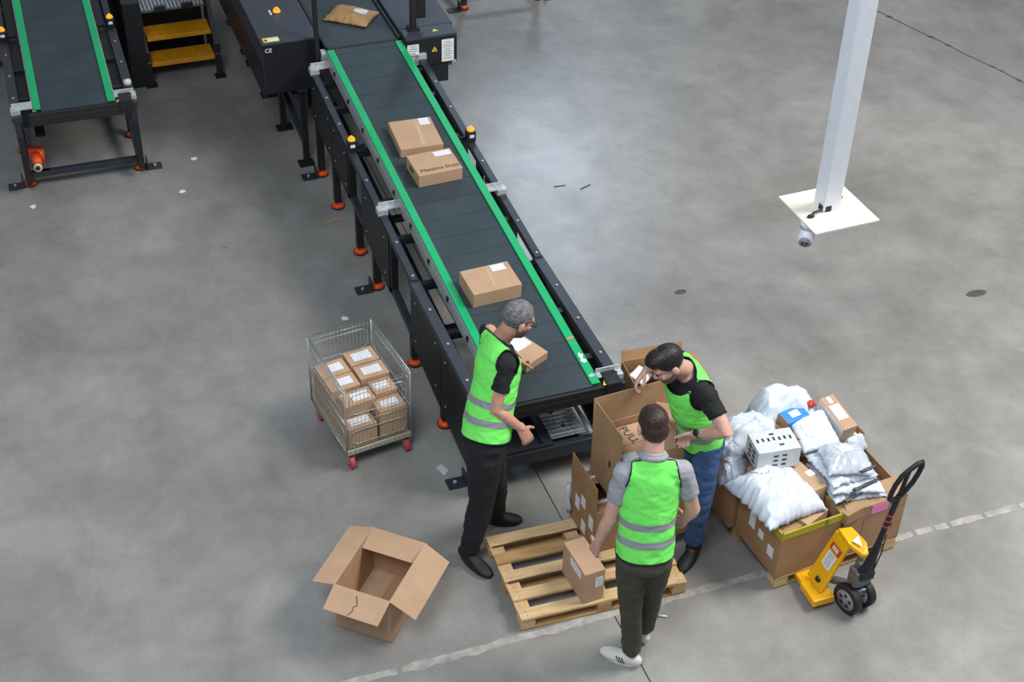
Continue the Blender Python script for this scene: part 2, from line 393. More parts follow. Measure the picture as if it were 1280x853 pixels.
        # worn marks on the right guard
        for (yy, ll, ma_, ww) in ((.47, .03, woodB, .05), (.3, .055, paper, .03), (.25, .05, paper, .035), (.1, .03, zinc, .045)):
            b = B(); nn = 9; pts = []
            for k in range(nn):
                a = 2*pi*k/nn; rr = .5+.35*noise.noise(V((k*1.7, yy*9, 1))); pts.append((.289+ww*rr*cos(a), yy+ll*rr*sin(a), zb(yy)+.0125))
            b.prism(pts, (0, SL*0, .0015)); obj('torn_sticker', b, ma_, r)
    else:
        for s in (-1, 1):
            b = B(); b.beam((s*.375, .2, .6), (s*.375, L, .6+SL*L), .08, .1); obj('inner_duct', b, black, r)
        b = B(); b.beam((-.44, .16, .14), (.44, .16, .14), .05, .05); obj('front_beam', b, blk2, r, bev=.004)
        b = B(); b.beam((-.455, .05, .72), (-.455, .18, .1), .05, .06, up=(0, 1, 0)); obj('post', b, blk2, r)
        b = B(); b.beam((.455, .05, .72), (.455, .18, .1), .05, .06, up=(0, 1, 0)); obj('post', b, blk2, r)
        b = B(); b.cyl((-.37, .2, .2), (-.37, .32, .22), .045, seg=18); b.box((-.36, .36, .2), (.12, .1, .1)); mo = obj('drive_motor', b, orange, r, True)
        b = B(); b.box((-.33, .2, .155), (.1, .12, .02)); obj('motor_plate', b, castm, mo)
    return r
conveyor('long dark belt conveyor with green side guards carrying parcels to the workers', (2.815, 6.57, 0), 0, 4.38, True)
lc = conveyor('empty belt conveyor with green side guards at the upper left corner', (.466, 11.11, 0), rad(-1.0), 5.2, False)
b = B(); b.loft([((0, 0, 0), .032, .032), ((0, 0, .04), .032, .032)], seg=24)
t = thing('tape_roll', 'small roll of clear packing tape standing on the right rail of the empty conveyor', 'tape', (.925, 11.42, .755))
obj('tape', b, mat('tape_roll_side', 'C6C9B4', .4), t, True)
b = B(); b.cyl((0, 0, .0402), (0, 0, .042), .02, seg=20); obj('tape_core', b, paper, t, True)
t = thing('tape_roll', 'roll of packing tape lying below the end of the empty conveyor', 'tape', (.1, 11.27, .2), rot=(rad(75), 0, 0))
b = B(); b.cyl((0, 0, -.02), (0, 0, .02), .035, seg=24); obj('tape', b, mat('tape_roll_beige', 'CFC7B4', .4), t, True)
b = B(); b.cyl((0, 0, .0202), (0, 0, .021), .02, seg=20); obj('tape_core', b, rubber, t, True)

# ------------------------------------------------------------------ feeding belt and machine housings
r = thing('feed_conveyor', 'flat dark belt feeding parcels between two machine housings at the top', 'conveyor', (2.815, 10.96, 0))
b = B(); b.box((0, 3.0, 1.04), (.6, 6.0, .03)); obj('belt', b, beltm, r)
b = B(); b.box((0, 3.0, .93), (.62, 5.9, .18)); obj('belt_bed', b, black, r)
for s in (-1, 1):
    b = B(); b.box((s*.31, 3.0, 1.05), (.02, 6, .05)); obj('side_rail', b, black, r)
    for yy in (1.0, 4.0):
        b = B(); b.box((s*.25, yy, .42), (.06, .06, .84)); obj('leg', b, black, r)
b = B(); b.box((0, .01, 1.052), (.58, .03, .008)); obj('transfer_lip', b, rubber, r)
r = thing('machine_housing', 'black sorter housing with amber button and warning sticker left of the feeding belt', 'machine', (1.985, 11.02, 0))
b = B(); b.box((.235, 3.0, .92), (.47, 6.0, .46)); obj('cover', b, bluish, r, bev=.006)
b = B(); b.box((.235, .0, .915), (.455, .012, .44)); obj('front_panel', b, blk3, r)
b = B(); b.box((-.004, 3.0, .8), (.012, 5.98, .28)); b.box((.2, 3.2, .64), (.36, 5.6, .12)); obj('side_panel', b, black, r)
for yy, h in ((.62, .6), (1.25, .6), (1.9, .6), (2.15, .6), (2.8, .6)):
    b = B(); b.box((.25, yy, .33), (.05, .05, .66)); lg = obj('leg', b, black, r)
    b = B(); b.box((.25, yy-.01, .01), (.14, .1, .02)); b.cyl((.25, yy, .02), (.25, yy, .05), .03); obj('foot_plate', b, black, lg)
b = B(); b.box((.3, -.02, .34), (.05, .05, .66)); lg = obj('leg', b, black, r)
b = B(); b.box((.29, -.04, .01), (.13, .1, .02)); obj('foot_plate', b, black, lg)
b = B(); b.beam((.23, .62, .5), (.3, .0, .2), .045, .045); b.beam((.25, .02, .62), (.25, .6, .62), .05, .05); obj('brace', b, blk2, r)
b = B(); b.cyl((.25, .58, .5), (.3, .58, .5), .07, seg=20); obj('drive_wheel', b, castm, r, True)
b = B(); b.cyl((.38, .3, .6), (.38, .42, .6), .035, seg=16); obj('motor_cap', b, orange, r, True)
b = B(); b.cyl((.25, .55, 1.15), (.25, .55, 1.158), .034, seg=20); e = obj('switch_collar', b, yel, r, True)
b = B(); b.cyl((.25, .55, 1.158), (.25, .55, 1.175), .028, .026, 20); b.cyl((.25, .55, 1.175), (.25, .55, 1.19), .012, seg=12); obj('switch_button', b, amber, e)
b = B(); b.box((.195, .55, 1.151), (.014, .09, .002)); obj('sticker', b, paper, r)
b = B(); b.box((.09, .06, 1.152), (.13, .075, .003)); st = obj('warning_sticker', b, yel, r)
b = B(); b.box((.1, .05, 1.1545), (.1, .045, .001)); obj('sticker_text_panel', b, paper, st)
b = B(); b.prism([(.03, .04, 1.1545), (.065, .04, 1.1545), (.048, .075, 1.1545)], (0, 0, .0012)); obj('warning_symbol', b, inkm, st)
text('lettering', 'CE', .05, paper, r, (.05, -.0075, 1.09), (rad(90), 0, 0))
b = B(); b.beam((.44, -.06, .98), (.44, -.06, 4.2), .035, .035, up=(0, 1, 0)); obj('sensor_post', b, rubber, r)
b = B(); b.box((.49, -.06, 1.0), (.05, .08, .1)); obj('post_clamp', b, zinc, r, bev=.01)
r = thing('machine_housing', 'grey-topped electrical housing with notice sheets right of the feeding belt', 'machine', (3.145, 10.83, 0))
b = B(); b.box((.22, .1, .985), (.44, .19, .25)); obj('terminal_cover', b, bluish, r, bev=.004)
b = B(); b.box((.22, .0, .975), (.43, .012, .23)); obj('front_panel', b, blk3, r)
b = B(); b.box((.2, .1, .77), (.34, .16, .2)); obj('lower_box', b, black, r, bev=.004)
b = B(); b.box((.235, 3.2, .9), (.47, 5.95, .4)); obj('cover', b, bluish, r, bev=.006)
b = B(); b.box((.235, .215, .98), (.45, .03, .2)); obj('cover_gap', b, rubber, r)
for xx in (.05, .40):
    for yy in (.6, 2.2, 4.4):
        b = B(); b.box((xx, yy, .35), (.05, .05, .7)); obj('leg', b, black, r)
b = B(); b.box((.055, -.008, .965), (.1, .003, .19)); s1 = obj('notice_sheet', b, paper, r)
b = B(); b.box((.355, -.008, .97), (.105, .003, .2)); s2 = obj('notice_sheet', b, paper, r)
for sh, cx in ((s1, .055), (s2, .355)):
    for k in range(8):
        b = B(); b.box((cx, -.0105, 1.045-k*.021), (.075 if k % 3 else .05, .001, .006)); obj('print_line', b, gplast, sh)
for q, rot_ in (((.235, -.008, .99), 0), ):
    b = B(); b.prism([(.215, -.008, .975), (.265, -.008, .975), (.24, -.008, 1.02)], (0, -.002, 0)); w_ = obj('warning_sticker', b, yel, r)
    b = B(); b.prism([(.23, -.0105, .983), (.25, -.0105, .983), (.24, -.0105, 1.003)], (0, -.001, 0)); obj('warning_symbol', b, inkm, w_)
b = B(); b.prism([(.25, .08, 1.1105), (.3, .08, 1.1105), (.275, .125, 1.1105)], (0, 0, .002)); obj('warning_sticker', b, yel, r)
text('lettering', 'CE', .03, paper, r, (.41, -.0085, .862), (rad(90), 0, 0))
b = B(); b.beam((.11, .17, 1.1), (.11, .17, 4.2), .045, .05, up=(0, 1, 0)); b.box((.11, .17, 1.12), (.09, .09, .03)); obj('sensor_post', b, rubber, r)
b = B(); b.box((.19, .2, 1.4), (.075, .02, .42)); obj('sensor_plate', b, black, r)

r = thing('machine_cabinet', 'black machine cabinet between the empty conveyor and the yellow steps', 'machine', (1.09, 12.75, 0))
b = B(); b.box((.07, 1.6, .42), (.16, 3.2, .84)); obj('cabinet_body', b, black, r, bev=.005)
b = B(); b.box((.07, -.003, .5), (.13, .006, .5)); obj('front_panel', b, blk3, r)
r = thing('machine_cabinet', 'black machine cabinet at the left edge beside the empty conveyor', 'machine', (-.66, 12.9, 0))
b = B(); b.box((.25, 1.6, .42), (.5, 3.2, .84)); obj('cabinet_body', b, black, r, bev=.005)
b = B(); b.box((.25, -.003, .45), (.42, .006, .6)); obj('front_panel', b, blk3, r)
# steps
r = thing('service_steps', 'black steel steps with two yellow treads beside the left machine', 'steps', (1.26, 12.78, 0))
for k, (y0, z) in enumerate(((0.03, .2), (.09+.02, .42))):
    b = B(); b.box((.31, y0+.12, z-.01), (.585, .24, .02)); b.box((.31, y0+.0, z-.02), (.585, .015, .04)); obj('tread', b, stepy, r, bev=.004)
b = B(); b.box((.27, .42, .645), (.62, .5, .02))
obj('platform', b, castm, r)
b = B(); b.box((.3, .6, .32), (.6, .02, .62)); obj('back_sheet', b, black, r)
for k in range(18):
    b = B(); b.box((-.02+k*.034, .42, .658), (.012, .5, .008)); obj('platform_rib', b, alu, r)
for k in (.17, .42):
    b = B(); b.box((k, .17, .66), (.1, .04, .05)); obj('hinge', b, black, r)
for xx in (-.01, .63):
    b = B(); b.beam((xx, -.0, .0), (xx, .02, .3), .05, .07, up=(0, 1, 0)); b.beam((xx, .0, .2), (xx, .4, .66), .04, .08); b.beam((xx, .42, 0), (xx, .42, .66), .05, .05, up=(0, 1, 0)); obj('side_frame', b, black, r)
    b = B(); b.box((xx, -.02, .005), (.1, .1, .01)); obj('foot_plate', b, black, r)
b = B(); b.box((.6, .35, .72), (.035, .07, .12)); obj('rail_stub', b, ypaint, r)

# base frame and feet of another machine at the top edge
r = thing('machine_base', 'lower frame of another black machine at the top edge right of the conveyor', 'machine', (4.52, 13.42, 0))
b = B(); b.beam((0, .02, .2), (.8, .02, .2), .05, .06); b.beam((0, .02, .2), (0, 1.2, .2), .05, .06); b.beam((.8, .02, .2), (.8, 1.2, .2), .05, .06); obj('lower_rail', b, blk2, r)
for xx, yy in ((0, .02), (.8, .02)):
    b = B(); b.beam((xx, yy, .05), (xx, yy, 1.0), .05, .05, up=(0, 1, 0)); lg = obj('leg', b, black, r)
    b = B(); b.cyl((xx, yy, .018), (xx, yy, .045), .05, .03, 20); obj('levelling_foot', b, orange, lg, True)
    b = B(); b.cyl((xx, yy, 0), (xx, yy, .02), .048, .05, 20); obj('foot_pad', b, rubber, lg, True)
b = B(); anchor(b, -.11, 0, -1); obj('anchor_plate', b, blk2, r)
b = B(); anchor(b, .93, 0, 1); obj('anchor_plate', b, blk2, r)

# hanging camera post
r = thing('camera_post', 'white square post with flat end plate hanging from the roof', 'post', (3.48, 5.03, 3.0), rad(2))
b = B(); b.box((0, 0, 2.6), (.09, .09, 5.2)); obj('post', b, white, r, bev=.004)
b = B(); b.box((0, -.02, -.004), (.34, .335, .008)); obj('end_plate', b, cream, r)
b = B(); b.box((-.02, -.046, .015), (.03, .004, .028)); b.box((-.046, -.02, .015), (.004, .03, .028)); obj('cable_slot', b, rubber, r)
for pts, nm in (((( -.045, -.03, .02), (-.07, -.05, .02), (-.1, -.045, .012), (-.12, -.06, .006)), 'c'), (((.045, .0, .02), (.07, .01, .02), (.085, .03, .01)), 'd')):
    b = B(); b.tube(pts, .005); b.ell(pts[-1], (.02, .012, .01)); obj('cable', b, rubber, r, True)
t = thing('surveillance_camera', 'small white surveillance camera under the hanging plate', 'camera', (3.345, 4.955, 2.96))
b = B(); b.cyl((0, 0, .032), (0, 0, .0), .035, .035, 20); obj('mount', b, white, t, True)
b = B(); b.loft([((.03, .03, -.03), .036, .036), ((-.03, -.045, -.05), .036, .036)], seg=20, round_=False); c_ = obj('body', b, white, t, True)
b = B(); b.cyl((-.0302, -.0452, -.05), (-.036, -.0525, -.052), .026, .026, 20); obj('lens_ring', b, gplast, c_, True)
for dx in (-.009, .009):
    b = B(); b.ell((-.036+dx*.8, -.0525-dx*.6, -.052), (.007, .007, .007)); obj('lens', b, rubber, c_, True)

# ------------------------------------------------------------------ cartons
def carton(label, loc, rz, sx, sy, sz, ma=card, tape='y', labs=(), group=None, rot=None, cat='parcel', name='carton'):
    r = thing(name, label, cat, loc, rz, group, rot)
    b = B(); b.box((0, 0, sz/2), (sx, sy, sz)); obj('box_body', b, ma, r, bev=.004)
    if tape == 'y':
        b = B(); b.box((0, 0, sz+.0005), (.042, sy, .001)); b.box((0, -sy/2-.0005, sz-.03), (.042, .001, .06)); obj('tape_strip', b, tapem, r)
    elif tape == 'x':
        b = B(); b.box((0, 0, sz+.0005), (sx, .042, .001)); b.box((-sx/2-.0005, 0, sz-.03), (.001, .042, .06)); obj('tape_strip', b, tapem, r)
    for (u, v, w_, h_, face) in labs:
        b = B()
        if face == 't': b.box((u, v, sz+.0016), (w_, h_, .0012))
        elif face == 'f': b.box((u, -sy/2-.0014, v), (w_, .0012, h_))
        elif face == 'l': b.box((-sx/2-.0014, u, v), (.0012, w_, h_))
        obj('shipping_label', b, labm, r)
    return r
ty = math.atan(SL)
c1 = carton('flat brown carton highest up the belt, white lettering running up its lid', (2.812, 9.49, .965), 0, .33, .38, .075, labs=((.10, .135, .08, .09, 't'),), group='cartons riding on the belt', rot=(ty, 0, rad(-2)), tape=None)
text('lettering', 'STRADIVARIUS', .046, winkm, c1, (.03, -.005, .0765), (0, 0, rad(88)))
c2 = carton('brown carton on the belt with dark lettering along its lid edge', (2.82, 9.05, .9365), 0, .34, .27, .105, labs=((.09, .085, .13, .06, 't'),), group='cartons riding on the belt', rot=(ty, 0, rad(3)), tape=None)
text('lettering', 'Massimo Dutti', .051, inkm, c2, (.012, -.085, .1062), (0, 0, 0))
b = B(); b.box((-.1705, .02, .06), (.002, .08, .025)); obj('hand_hole', b, inkm, c2)
c3 = carton('brown carton midway down the belt, pale lettering beside its lid label', (2.768, 7.655, .8465), 0, .345, .26, .115, labs=((.085, .085, .1, .065, 't'),), group='cartons riding on the belt', rot=(ty, 0, rad(3)), tape=None)
text('lettering', 'STRADIVARIUS', .028, winkm, c3, (.005, .0, .1162), (0, 0, rad(85)))
c4 = carton('small brown carton at the belt end under the first worker\'s hand', (2.745, 6.985, .8045), 0, .2, .27, .065, labs=((.02, .045, .13, .11, 't'),), group='cartons riding on the belt', rot=(ty, 0, rad(27)), tape=None)
# kraft mailer on the feed belt
def pillow(name, label, cat, loc, rot, w_, d_, h_, ma, seed=0, crease=.012, N=30, flat=.012, ex=.75, bot=.15, group=None, lab=None, warp=.03, parent=None):
    b = B(); vs = {}
    def P(u, v, top):
        e = max(0, (1-abs(u)**3.2))*max(0, (1-abs(v)**3.2)); e = e**ex
        x = w_/2*u*(1-warp*(1-v*v)); y = d_/2*v*(1-warp*(1-u*u))
        nn = noise.noise(V((u*1.6+seed, v*1.6, seed*.7))); an = math.atan2(v-.12, u+.1); rr = math.hypot(u, v)
        ray = (1-abs(noise.noise(V((cos(an)*3.2+seed, sin(an)*3.2, rr*.5)))*2.2))**3*min(1, rr*1.6)
        fold = max(0, 1-abs(noise.noise(V((u*1.5+seed*2, v*2.2+seed, 7))))*7)**2
        z = (h_*e*(1+.3*nn)+crease*(.55*max(0, ray)+.75*fold)*(.25+e)) if top else -h_*bot*e
        z += flat*noise.noise(V((u*4, v*4, seed+4)))*(1-e)+flat
        x += crease*1.2*noise.noise(V((v*7+seed, u*2, 1)))*(abs(u)**3); y += crease*.8*noise.noise(V((u*7, seed, v*2)))*(abs(v)**3)
        return V((x, y, max(z, .0 if top else -9)))
    for top in (1, 0):
        for i in range(N+1):
            for j in range(N+1):
                u, v = -1+2*i/N, -1+2*j/N
                if top == 0 and (i in (0, N) or j in (0, N)): vs[(0, i, j)] = vs[(1, i, j)]
                else: vs[(top, i, j)] = b.b.verts.new(P(u, v, top))
    for top in (1, 0):
        for i in range(N):
            for j in range(N):
                q = (vs[(top, i, j)], vs[(top, i+1, j)], vs[(top, i+1, j+1)], vs[(top, i, j+1)])
                if len(set(q)) == 4:
                    try: b.b.faces.new(q if top else q[::-1])
                    except ValueError: pass
    r = thing(name, label, cat, loc, 0, group, rot)
    o = obj('film' if 'poly' in ma.name else 'paper_cover', b, ma, r, True)
    if lab:
        lu, lv, lw, lh, la = lab; bb = B(); K = 8; g = []
        for i in range(K+1):
            row = []
            for j in range(K+1):
                a, c = -lw/2+lw*i/K, -lh/2+lh*j/K
                x, y = lu+a*cos(la)-c*sin(la), lv+a*sin(la)+c*cos(la)
                p = P(max(-1, min(1, 2*x/w_)), max(-1, min(1, 2*y/d_)), True); row.append(bb.b.verts.new((x, y, p.z+.003)))
            g.append(row)
        for i in range(K):
            for j in range(K): bb.b.faces.new((g[i][j], g[i+1][j], g[i+1][j+1], g[i][j+1]))
        obj('shipping_label', bb, labm, r, True)
    return r
kraft = mat('kraft_paper', 'B08A5C', .7, var=.1, scale=12, bump=.25)
pillow('paper_mailer', 'crumpled brown paper mailer with white label on the top feeding belt', 'mailer', (2.85, 11.47, 1.056), (0, 0, rad(-38)), .40, .31, .05, kraft, 3, .012, lab=(.08, .02, .11, .08, 0))

# ------------------------------------------------------------------ open cartons
def flap(b, h0, h1, off, th=.005, inset=.0):
    h0, h1, off = V(h0), V(h1), V(off); d = (h1-h0).normalized()*inset
    pts = [h0, h1, h1+off-d, h0+off+d]; n = (h1-h0).cross(off).normalized()*th
    b.prism(pts, n)
def open_box(name, label, loc, rz, sx, sy, sz, ma=card, mi=None, flaps={}, th=.006, cat='carton', rot=None, group=None):
    """flaps: side -> (outward, up) offset of the free edge; sides f b l r"""
    r = thing(name, label, cat, loc, rz, group, rot)
    b = B(); hx_, hy = sx/2, sy/2
    b.box((0, 0, th/2), (sx, sy, th)); 
    b.box((0, -hy+th/2, sz/2), (sx, th, sz)); b.box((0, hy-th/2, sz/2), (sx, th, sz))
    b.box((-hx_+th/2, 0, sz/2), (th, sy-2*th, sz)); b.box((hx_-th/2, 0, sz/2), (th, sy-2*th, sz))
    obj('box_body', b, ma, r)
    H = {'f': ((-hx_, -hy, sz), (hx_, -hy, sz), (0, -1)), 'b': ((hx_, hy, sz), (-hx_, hy, sz), (0, 1)), 'l': ((-hx_, hy, sz), (-hx_, -hy, sz), (-1, 0)), 'r': ((hx_, -hy, sz), (hx_, hy, sz), (1, 0))}
    for k, (o_, u_) in flaps.items():
        a, c, n_ = H[k]; b = B(); flap(b, a, c, (n_[0]*o_, n_[1]*o_, u_), inset=.006); obj('flap', b, ma, r)
    return r
ob = open_box('open_carton', 'large empty carton with all four flaps open standing on the floor left of the pallet', (1.503, 5.947, 0), rad(-41.3), .355, .50, .352,
              flaps={'f': (.155, -.045), 'r': (.155, -.09), 'l': (.145, -.04), 'b': (-.14, -.045)})
b = B(); b.box((0, .0, .0075), (.05, .48, .002)); b.box((0, .02, .0095), (.345, .012, .001)); obj('bottom_seam', b, card2, ob)
b = B(); b.box((-.06, -.2515, .205), (.11, .002, .05)); s_ = obj('handling_sticker', b, yel, ob)
b = B(); b.box((.06, -.2515, .195), (.1, .002, .045)); s2 = obj('handling_sticker', b, paper, ob)
b = B(); b.box((.07, -.253, .195), (.035, .001, .035)); obj('sticker_print', b, mat('orange_print', 'D8A040', .6), s2)
for k in range(4):
    b = B(); b.box((-.1+k*.025, -.253, .205), (.014, .001, .03)); obj('sticker_print', b, inkm, s_)
b = B(); b.box((.1785, -.16, .28), (.002, .05, .05)); obj('printed_mark', b, gplast, ob)
b = B(); b.tube([(-.02, -.275, .3475), (-.0, -.31, .339), (.01, -.33, .333), (-.01, -.345, .33), (0, -.37, .324), (-.02, -.40, .315)], .0018); obj('tear', b, inkm, ob)
b = B(); b.tube([(.06+.028*cos(t*pi/8), .2+.012*sin(t*pi/8), .3355) for t in range(16)], .0013, True); obj('printed_mark', b, inkm, ob)

# ------------------------------------------------------------------ pallets
def pallet(name, label, loc, rz, W, D):
    r = thing(name, label, 'pallet', loc, rz)
    for x in (0, .5, 1):
        cx = .045+x*(W-.09)
        b = B(); b.box((cx, D/2, .077), (.085, D, .016)); obj('cross_board', b, woodC, r, bev=.002)
        for y in (0, .5, 1):
            cy = .045+y*(D-.09); b = B(); b.box((cx, cy, .042), (.09, .088, .054)); obj('block', b, woodB if (x+y) % 1 else woodA, r, bev=.002)
    for y in (0, .5, 1):
        cy = .045+y*(D-.09); b = B(); b.box((W/2, cy, .0075), (W, .082, .015)); obj('bottom_board', b, woodB, r, bev=.002)
    for k in range(5):
        cy = .04+k*(D-.08)/4; b = B(); n_ = 24; hw = .041; vs = []
        for i in range(n_+1):
            x = W*i/n_; w1 = .006*noise.noise(V((x*6, k, 1))) + (.012*max(0, noise.noise(V((x*3, k*5, 3)))) if k in (2, 4, 3) else 0)
            vs.append([b.b.verts.new(p) for p in ((x, cy-hw+w1, .086), (x, cy-hw+w1*1.6, .104), (x, cy+hw, .104), (x, cy+hw, .086))])
        for i in range(n_):
            for q in range(4): b.b.faces.new((vs[i][q], vs[i][(q+1) % 4], vs[i+1][(q+1) % 4], vs[i+1][q]))
        b.b.faces.new(vs[0][::-1]); b.b.faces.new(vs[-1])
        d_ = obj('deck_board', b, woodA if k != 3 else woodB, r)
        if k in (2, 4):
            b = B(); b.beam((.02, cy-hw-.002, .094), (W*.6, cy-hw-.003, .094), .006, .015); obj('bark_edge', b, bark, d_)
        for x in (0, .5, 1):
            for dy in (-.018, .018):
                bb = B(); bb.cyl((.045+x*(W-.09), cy+dy, .104), (.045+x*(W-.09), cy+dy, .1048), .004, seg=6); obj('nail', bb, castm, d_)
    return r
pallet('pallet', 'bare light wooden pallet between the three workers', (2.214, 5.481, 0), rad(-1.8), 1.05, .70)
lp = pallet('pallet', 'wooden pallet under the loaded crates lifted by the yellow jack', (3.79, 5.30, .0), rad(4.5), .88, .95)

carton('small brown carton standing upright on the bare pallet by the worker\'s hand', (2.655, 5.625, .1045), rad(4), .135, .29, .25, labs=((-.03, .2, .14, .06, 'l'), (.03, .16, .05, .08, 'f')), tape=None)
b = B()
cr = open_box('open_carton', 'dark brown open carton with one flap raised on the back of the pallet', (2.96, 6.03, .1045), rad(2), .30, .37, .33, card3, flaps={'l': (0.0, .2), 'f': (-.12, -.006), 'b': (-.12, -.004)})
for (yy, zz, h) in ((.08, .2, .1), (.0, .27, .08), (-.12, .2, .1), (-.02, .08, .09)):
    b = B(); b.box((-.1515, yy, zz), (.002, .06, h)); obj('shipping_label', b, labm, cr)
for yy in (-.1, .115): b = B(); b.box((0, yy, .339), (.27, .012, .012)); obj('pale_lining_edge', b, paper, cr)
cr2 = carton('closed brown carton under the right side of the big printed carton', (3.29, 6.0, .1045), rad(2), .32, .36, .335, card2)
# loose stretch film at the crate corner
b = B(); b.tube([(2.80, 6.22, .12), (2.785, 6.16, .2), (2.78, 6.2, .28), (2.79, 6.22, .36)], .012, seg=7)
tag(obj('film_scrap', b, poly2, None, True), 'strand of clear stretch film hanging at the dark carton corner', 'film')

bb_ = open_box('open_carton', 'big open carton held by the dark-haired worker, box lids inside it', (3.205, 6.05, .446), rad(3.5), .54, .36, .354, card2, flaps={'l': (-.01, .2), 'b': (.02, .2), 'r': (-.13, .07), 'f': (.01, -.2)})
b = B(); b.box((-.01, .0, .215), (.5, .33, .18)); inn = obj('inner_carton', b, card, bb_, bev=.003)
tx = text('lettering', 'PULL', .075, inkm, inn, (-.075, .075, .3057), (0, 0, rad(-82)))
b = B(); b.box((-.16, -.11, .307), (.1, .08, .0015)); obj('shipping_label', b, labm, inn)
b = B(); b.box((-.271, -.06, .25), (.002, .02, .05)); obj('printed_mark', b, inkm, bb_)
b = B(); b.box((-.07, .0, .3065), (.3, .004, .001)); obj('lid_seam', b, card3, inn)

# crate behind
ct = open_box('open_carton', 'brown waste carton full of paper standing behind the end of the conveyor', (3.70, 6.85, 0), rad(-4), .44, .38, .52, card3, flaps={'b': (.03, .06), 'r': (.08, -.02)})
for k, (x, y, z, ax, ma_) in enumerate(((-.12, .08, .46, 20, paper), (.02, .05, .48, -25, paper), (.1, .12, .5, 15, poly), (-.05, -.08, .45, 10, yel), (-.15, -.05, .42, 60, mat('purple_paper', '7E3B58', .6)), (.08, -.08, .46, -10, paper))):
    t = pillow('paper_sheet', ['folded white paper at the left inside the waste carton', 'white paper in the middle of the waste carton', 'white film at the back of the waste carton', 'yellow printed sheet in the waste carton', 'purple paper against the left wall of the waste carton', 'white sheet near the front of the waste carton'][k], 'paper', (3.70+x, 6.85+y, z), (rad(ax), rad(ax/3), rad(ax*2)), .17, .13, .02, ma_, k, .006, N=10)

# ------------------------------------------------------------------ wire cart
r = thing('wire_cart', 'wire mesh trolley on red wheels holding brown parcels', 'cart', (1.80, 7.485, 0), rad(8))
W_, D_, Z0, Z1 = .455, .62, .155, .68
b = B(); b.box((0, 0, Z0-.01), (W_-.01, D_-.01, .025)); b.box((0, -D_/2, Z0-.01), (W_, .012, .04)); obj('deck', b, deckm, r, bev=.003)
for i in range(13):
    b = B(); b.box((-W_/2+.02+i*(W_-.04)/12, -D_/2-.007, Z0-.01), (.006, .004, .035)); obj('deck_rib', b, wirem, r)
for sx in (-1, 1):
    for sy in (-1, 1): b = B(); b.tube([(sx*W_/2, sy*D_/2, Z0-.02), (sx*W_/2, sy*D_/2, Z1)], .006, seg=8); obj('corner_post', b, wirem, r, True)
b = B(); b.tube([(-W_/2, -D_/2, Z1), (W_/2, -D_/2, Z1), (W_/2, D_/2, Z1), (-W_/2, D_/2, Z1)], .0045, True, 8); obj('top_rim', b, wirem, r, True)
b = B(); b.tube([(-W_/2, -D_/2, Z0-.02), (W_/2, -D_/2, Z0-.02), (W_/2, D_/2, Z0-.02), (-W_/2, D_/2, Z0-.02)], .006, True, 8); obj('base_rim', b, wirem, r, True)
bw = B(); bw.tube([(0, 0, Z0), (0, 0, Z1)], .0016, seg=5); wm = bpy.data.meshes.new('wire'); bw.b.to_mesh(wm); wm.materials.append(wirem)
def panel(side):
    axis, s = side; Ln = W_ if axis == 'x' else D_; oth = (D_ if axis == 'x' else W_)/2*s
    pt = (lambda u, z: (u, oth, z)) if axis == 'x' else (lambda u, z: (oth, u, z))
    h = Ln/2-.03; b = B()
    for z0, z1 in ((Z0+.05, Z0+.16), (Z0+.3, Z0+.46)):
        pts = []
        for cx, cz, a0 in ((h-.05, z1-.05, 0), (-h+.05, z1-.05, 90), (-h+.05, z0+.05, 180), (h-.05, z0+.05, 270)):
            for k in range(5):
                a = rad(a0+k*22.5); pts.append(pt(cx+.05*cos(a), cz+.05*sin(a)))
        b.tube(pts, .003, True, 6)
    for z in (Z0+.23, Z1-.03): b.tube([pt(-Ln/2, z), pt(Ln/2, z)], .0022, seg=6)
    p = obj('mesh_panel', b, wirem, r, True)
    n_ = int(Ln/.026)
    for i in range(1, n_):
        o = bpy.data.objects.new('wire', wm); COL.objects.link(o); o.parent = p; o.location = pt(-Ln/2+Ln*i/n_, 0)
for sd in (('x', -1), ('x', 1), ('y', -1), ('y', 1)): panel(sd)
for sx in (-1, 1):
    for sy in (-1, 1):
        x, y = sx*(W_/2-.03), sy*(D_/2-.04)
        b = B(); b.box((x, y, .125), (.05, .06, .012)); b.box((x-.02, y-.012, .085), (.004, .035, .08)); b.box((x+.02, y-.012, .085), (.004, .035, .08)); ca = obj('caster', b, wirem, r)
        b = B(); b.cyl((x-.016, y-.02, .048), (x+.016, y-.02, .048), .048, seg=24); wh = obj('wheel', b, wheelr, ca, True, bev=.004)
        b = B(); b.cyl((x-.021, y-.02, .048), (x+.021, y-.02, .048), .014, seg=12); obj('axle', b, wirem, wh)
cm = r.matrix_basis.copy() if False else (Matrix.Translation((1.80, 7.485, 0)) @ Matrix.Rotation(rad(8), 4, 'Z'))
def incart(lbl, x, y, z, sx, sy, sz, lab, tape=None, rz=0):
    p = cm @ V((x, y, z)); carton(lbl, p, rad(8+rz), sx, sy, sz, card, tape, lab, 'cartons stacked in the wire trolley')
zt = .168
incart('carton in the trolley, back right corner of the top layer', .108, .215, .335, .205, .15, .135, ((0, 0, .13, .085, 't'),))
incart('carton in the trolley top layer, right column just in front of the back one', .112, .058, .335, .205, .145, .13, ((0, 0, .13, .08, 't'),), rz=-1)
incart('carton in the trolley, back left corner of the top layer', -.11, .195, .325, .205, .155, .13, ((.02, 0, .1, .08, 't'),), rz=1)
incart('carton in the trolley top layer, left column just in front of the back one', -.108, .035, .325, .205, .145, .13, ((.02, 0, .1, .075, 't'),))
incart('carton in the trolley lying forward over the front left parcel', -.07, -.125, .345, .215, .14, .09, ((.02, .0, .12, .08, 't'),), rz=2)
